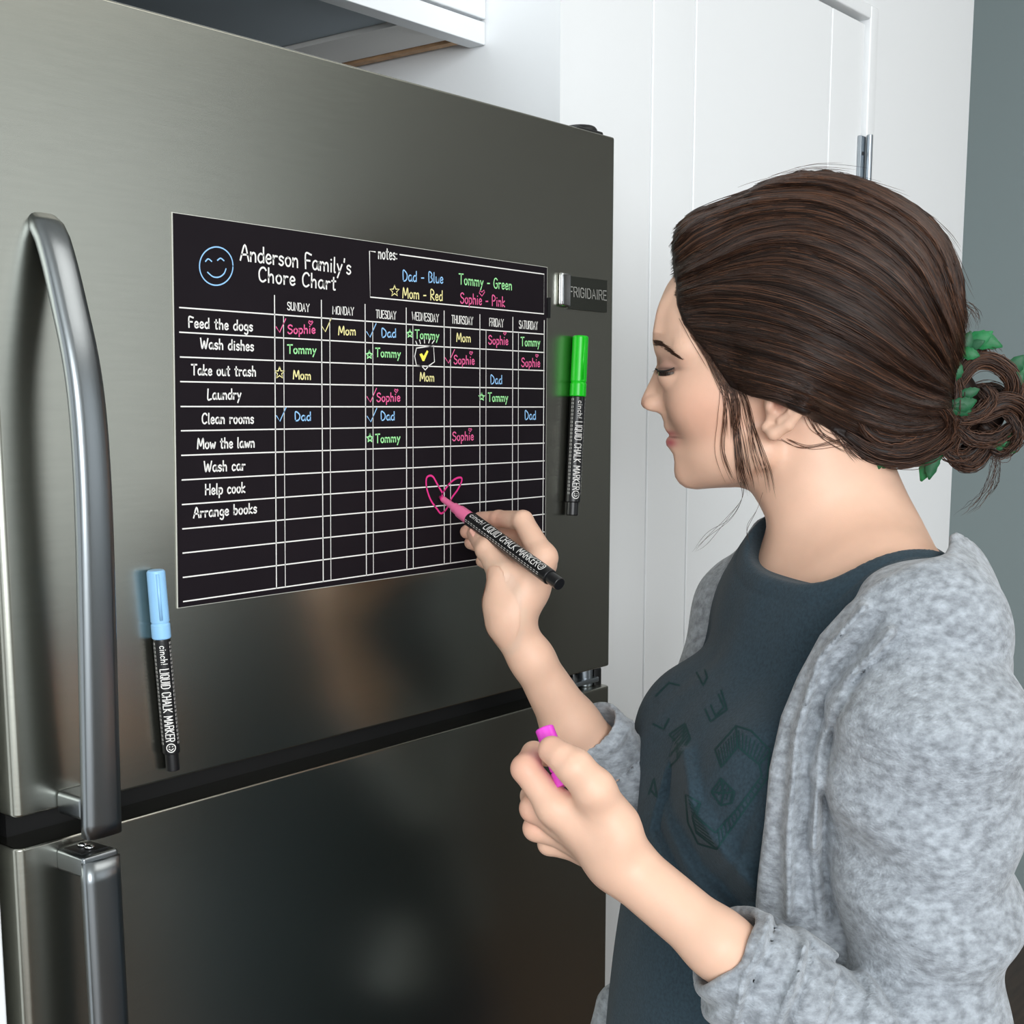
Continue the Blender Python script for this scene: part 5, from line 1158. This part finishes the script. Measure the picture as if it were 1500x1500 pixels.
for k in range(300):
    i = int(rs.rand() ** 1.1 * 55); x, y = br[i]; wdt = 5.2 * (1 - i / 60) + 0.7; x += rs.normal() * 1.2; y += (rs.rand() - 0.5) * wdt * 1.3
    p0 = surf_pt(kbv, x, y, 0.0003); p1 = surf_pt(kbv, x + 6 + rs.rand() * 3, y + 1.5 + 2.5 * i / 60, 0.0007)
    if p0 is None or p1 is None: continue
    S_.append(np.array([p0, (p0 + p1) / 2 - hn * 0.0003, p1])); R_.append(np.array([0.00013, 0.00011, 0.00004]))
curves_obj('eyebrow', S_, R_, M['hair_warm'], person)
def nail(c, axis, out, l, w):
    axis = axis / np.linalg.norm(axis); out = out - axis * (out @ axis); out /= np.linalg.norm(out); sd = np.cross(axis, out); v = []; f = []; n, m = 6, 6
    for i in range(n + 1):
        for j in range(m + 1):
            u = i / n - 0.5; t = (j / m - 0.5) * 2; ww = w * (0.82 + 0.18 * math.cos(u * 2)) * (1 - 0.25 * max(0, u) ** 2); v.append(c + axis * u * l * (1 - 0.12 * t * t) + sd * t * ww / 2 + out * (math.sqrt(max(0, 1 - 0.55 * t * t)) - 1) * w * 0.42)
    for i in range(n):
        for j in range(m): a = i * (m + 1) + j; f.append((a, a + 1, a + m + 2, a + m + 1))
    o = mesh_obj('fingernail', v, f, M['nail'], person, True); s_ = o.modifiers.new('s', 'SOLIDIFY'); s_.thickness = 0.0004; s_.offset = 1
rbv = BVHTree.FromPolygons([tuple(p) for p in rv], [tuple(map(int, p)) for p in rq])
c = hit(rbv, 696, 778, 0.0002)
if c is not None: nail(c, A(690, 771, 1.066) - A(712, 805, 1.048), -CF + CU * 0.2 + CR * 0.25, 0.0098, 0.0082)

# ---- leaves tucked into the bun
M['leaf'] = mat('green_leaf', (28, 116, 64), rough=0.55, var=0.3, vscale=120); M['leaf_dark'] = mat('dark_green_leaf', (22, 88, 52), rough=0.55, var=0.3, vscale=120)
gar = thing('hair_sprig', 'sprig of green leaves tucked into the loose brown bun', 'leaf sprig', hp(1400, 590, 0))
def leaf(p0, p1, w, bend, m, seed=0):
    a = hp(*p0); b = hp(*p1); ax = b - a; L_ = np.linalg.norm(ax); ax /= L_; sd = np.cross(ax, -hn); sd /= np.linalg.norm(sd); up = np.cross(sd, ax); v = []; n = 9; rr = np.random.RandomState(seed)
    for i in range(n + 1):
        t = i / n; ww = w * px1 * (math.sin(math.pi * min(0.99, t * 0.93 + 0.05)) ** 0.8) * (1 + 0.16 * (i % 2)); cen = a + ax * L_ * t + sd * math.sin(math.pi * t) * bend * px1 + up * 3 * px1 * math.sin(math.pi * t)
        v += [cen + sd * ww + up * 0.25 * ww, cen, cen - sd * ww + up * 0.25 * ww]
    f = []
    for i in range(n):
        k = i * 3; f += [(k, k + 1, k + 4, k + 3), (k + 1, k + 2, k + 5, k + 4)]
    o = mesh_obj('leaf', v, f, m, gar, True); s_ = o.modifiers.new('s', 'SOLIDIFY'); s_.thickness = 0.0005
LF = [((1402, 508, 14), (1466, 508, 18), 9, -9, 0), ((1406, 504, 12), (1452, 486, 20), 7, 5, 0), ((1400, 512, 10), (1440, 500, 26), 6, 2, 1), ((1398, 500, 12), (1402, 470, 14), 5, 3, 1), ((1410, 520, 4), (1386, 498, 10), 6, 0, 1),
      ((1478, 555, -6), (1500, 520, 0), 8, -3, 1), ((1482, 552, -10), (1508, 534, -6), 7, 3, 0), ((1382, 640, 30), (1347, 703, 26), 9, 3, 0), ((1372, 650, 32), (1352, 692, 32), 6, -3, 1),
      ((1300, 660, 62), (1262, 676, 60), 8, 3, 0), ((1296, 650, 70), (1268, 660, 70), 6, -2, 0), ((1310, 664, 60), (1285, 682, 58), 6, 2, 1), ((1322, 660, 58), (1300, 678, 56), 5, 2, 1),
      ((1386, 590, 46), (1426, 586, 40), 7, 4, 1), ((1384, 598, 46), (1420, 604, 40), 6, -2, 1), ((1330, 574, 96), (1308, 584, 98), 4, 1, 1), ((1454, 645, 2), (1496, 648, 6), 3, 4, 0), ((1452, 650, 2), (1490, 662, 6), 2.5, 3, 0), ((1458, 642, -2), (1500, 636, 2), 2.5, -2, 0), ((1400, 560, 34), (1380, 540, 40), 5, 2, 1)]
LF += [((1396, 520, 20), (1420, 486, 22), 7, 3, 1), ((1404, 512, 22), (1432, 522, 26), 6, 2, 0), ((1476, 560, 0), (1499, 548, 6), 8, 2, 1), ((1390, 560, 38), (1400, 528, 40), 6, 2, 1), ((1400, 576, 42), (1430, 570, 40), 5, 2, 1), ((1290, 660, 66), (1276, 684, 64), 7, 0, 1), ((1368, 644, 34), (1358, 700, 36), 7, 0, 1)]
for i, (a, b, w, bd, m) in enumerate(LF): leaf(a, b, w * 1.35, bd, M['leaf_dark'] if m else M['leaf'], i)
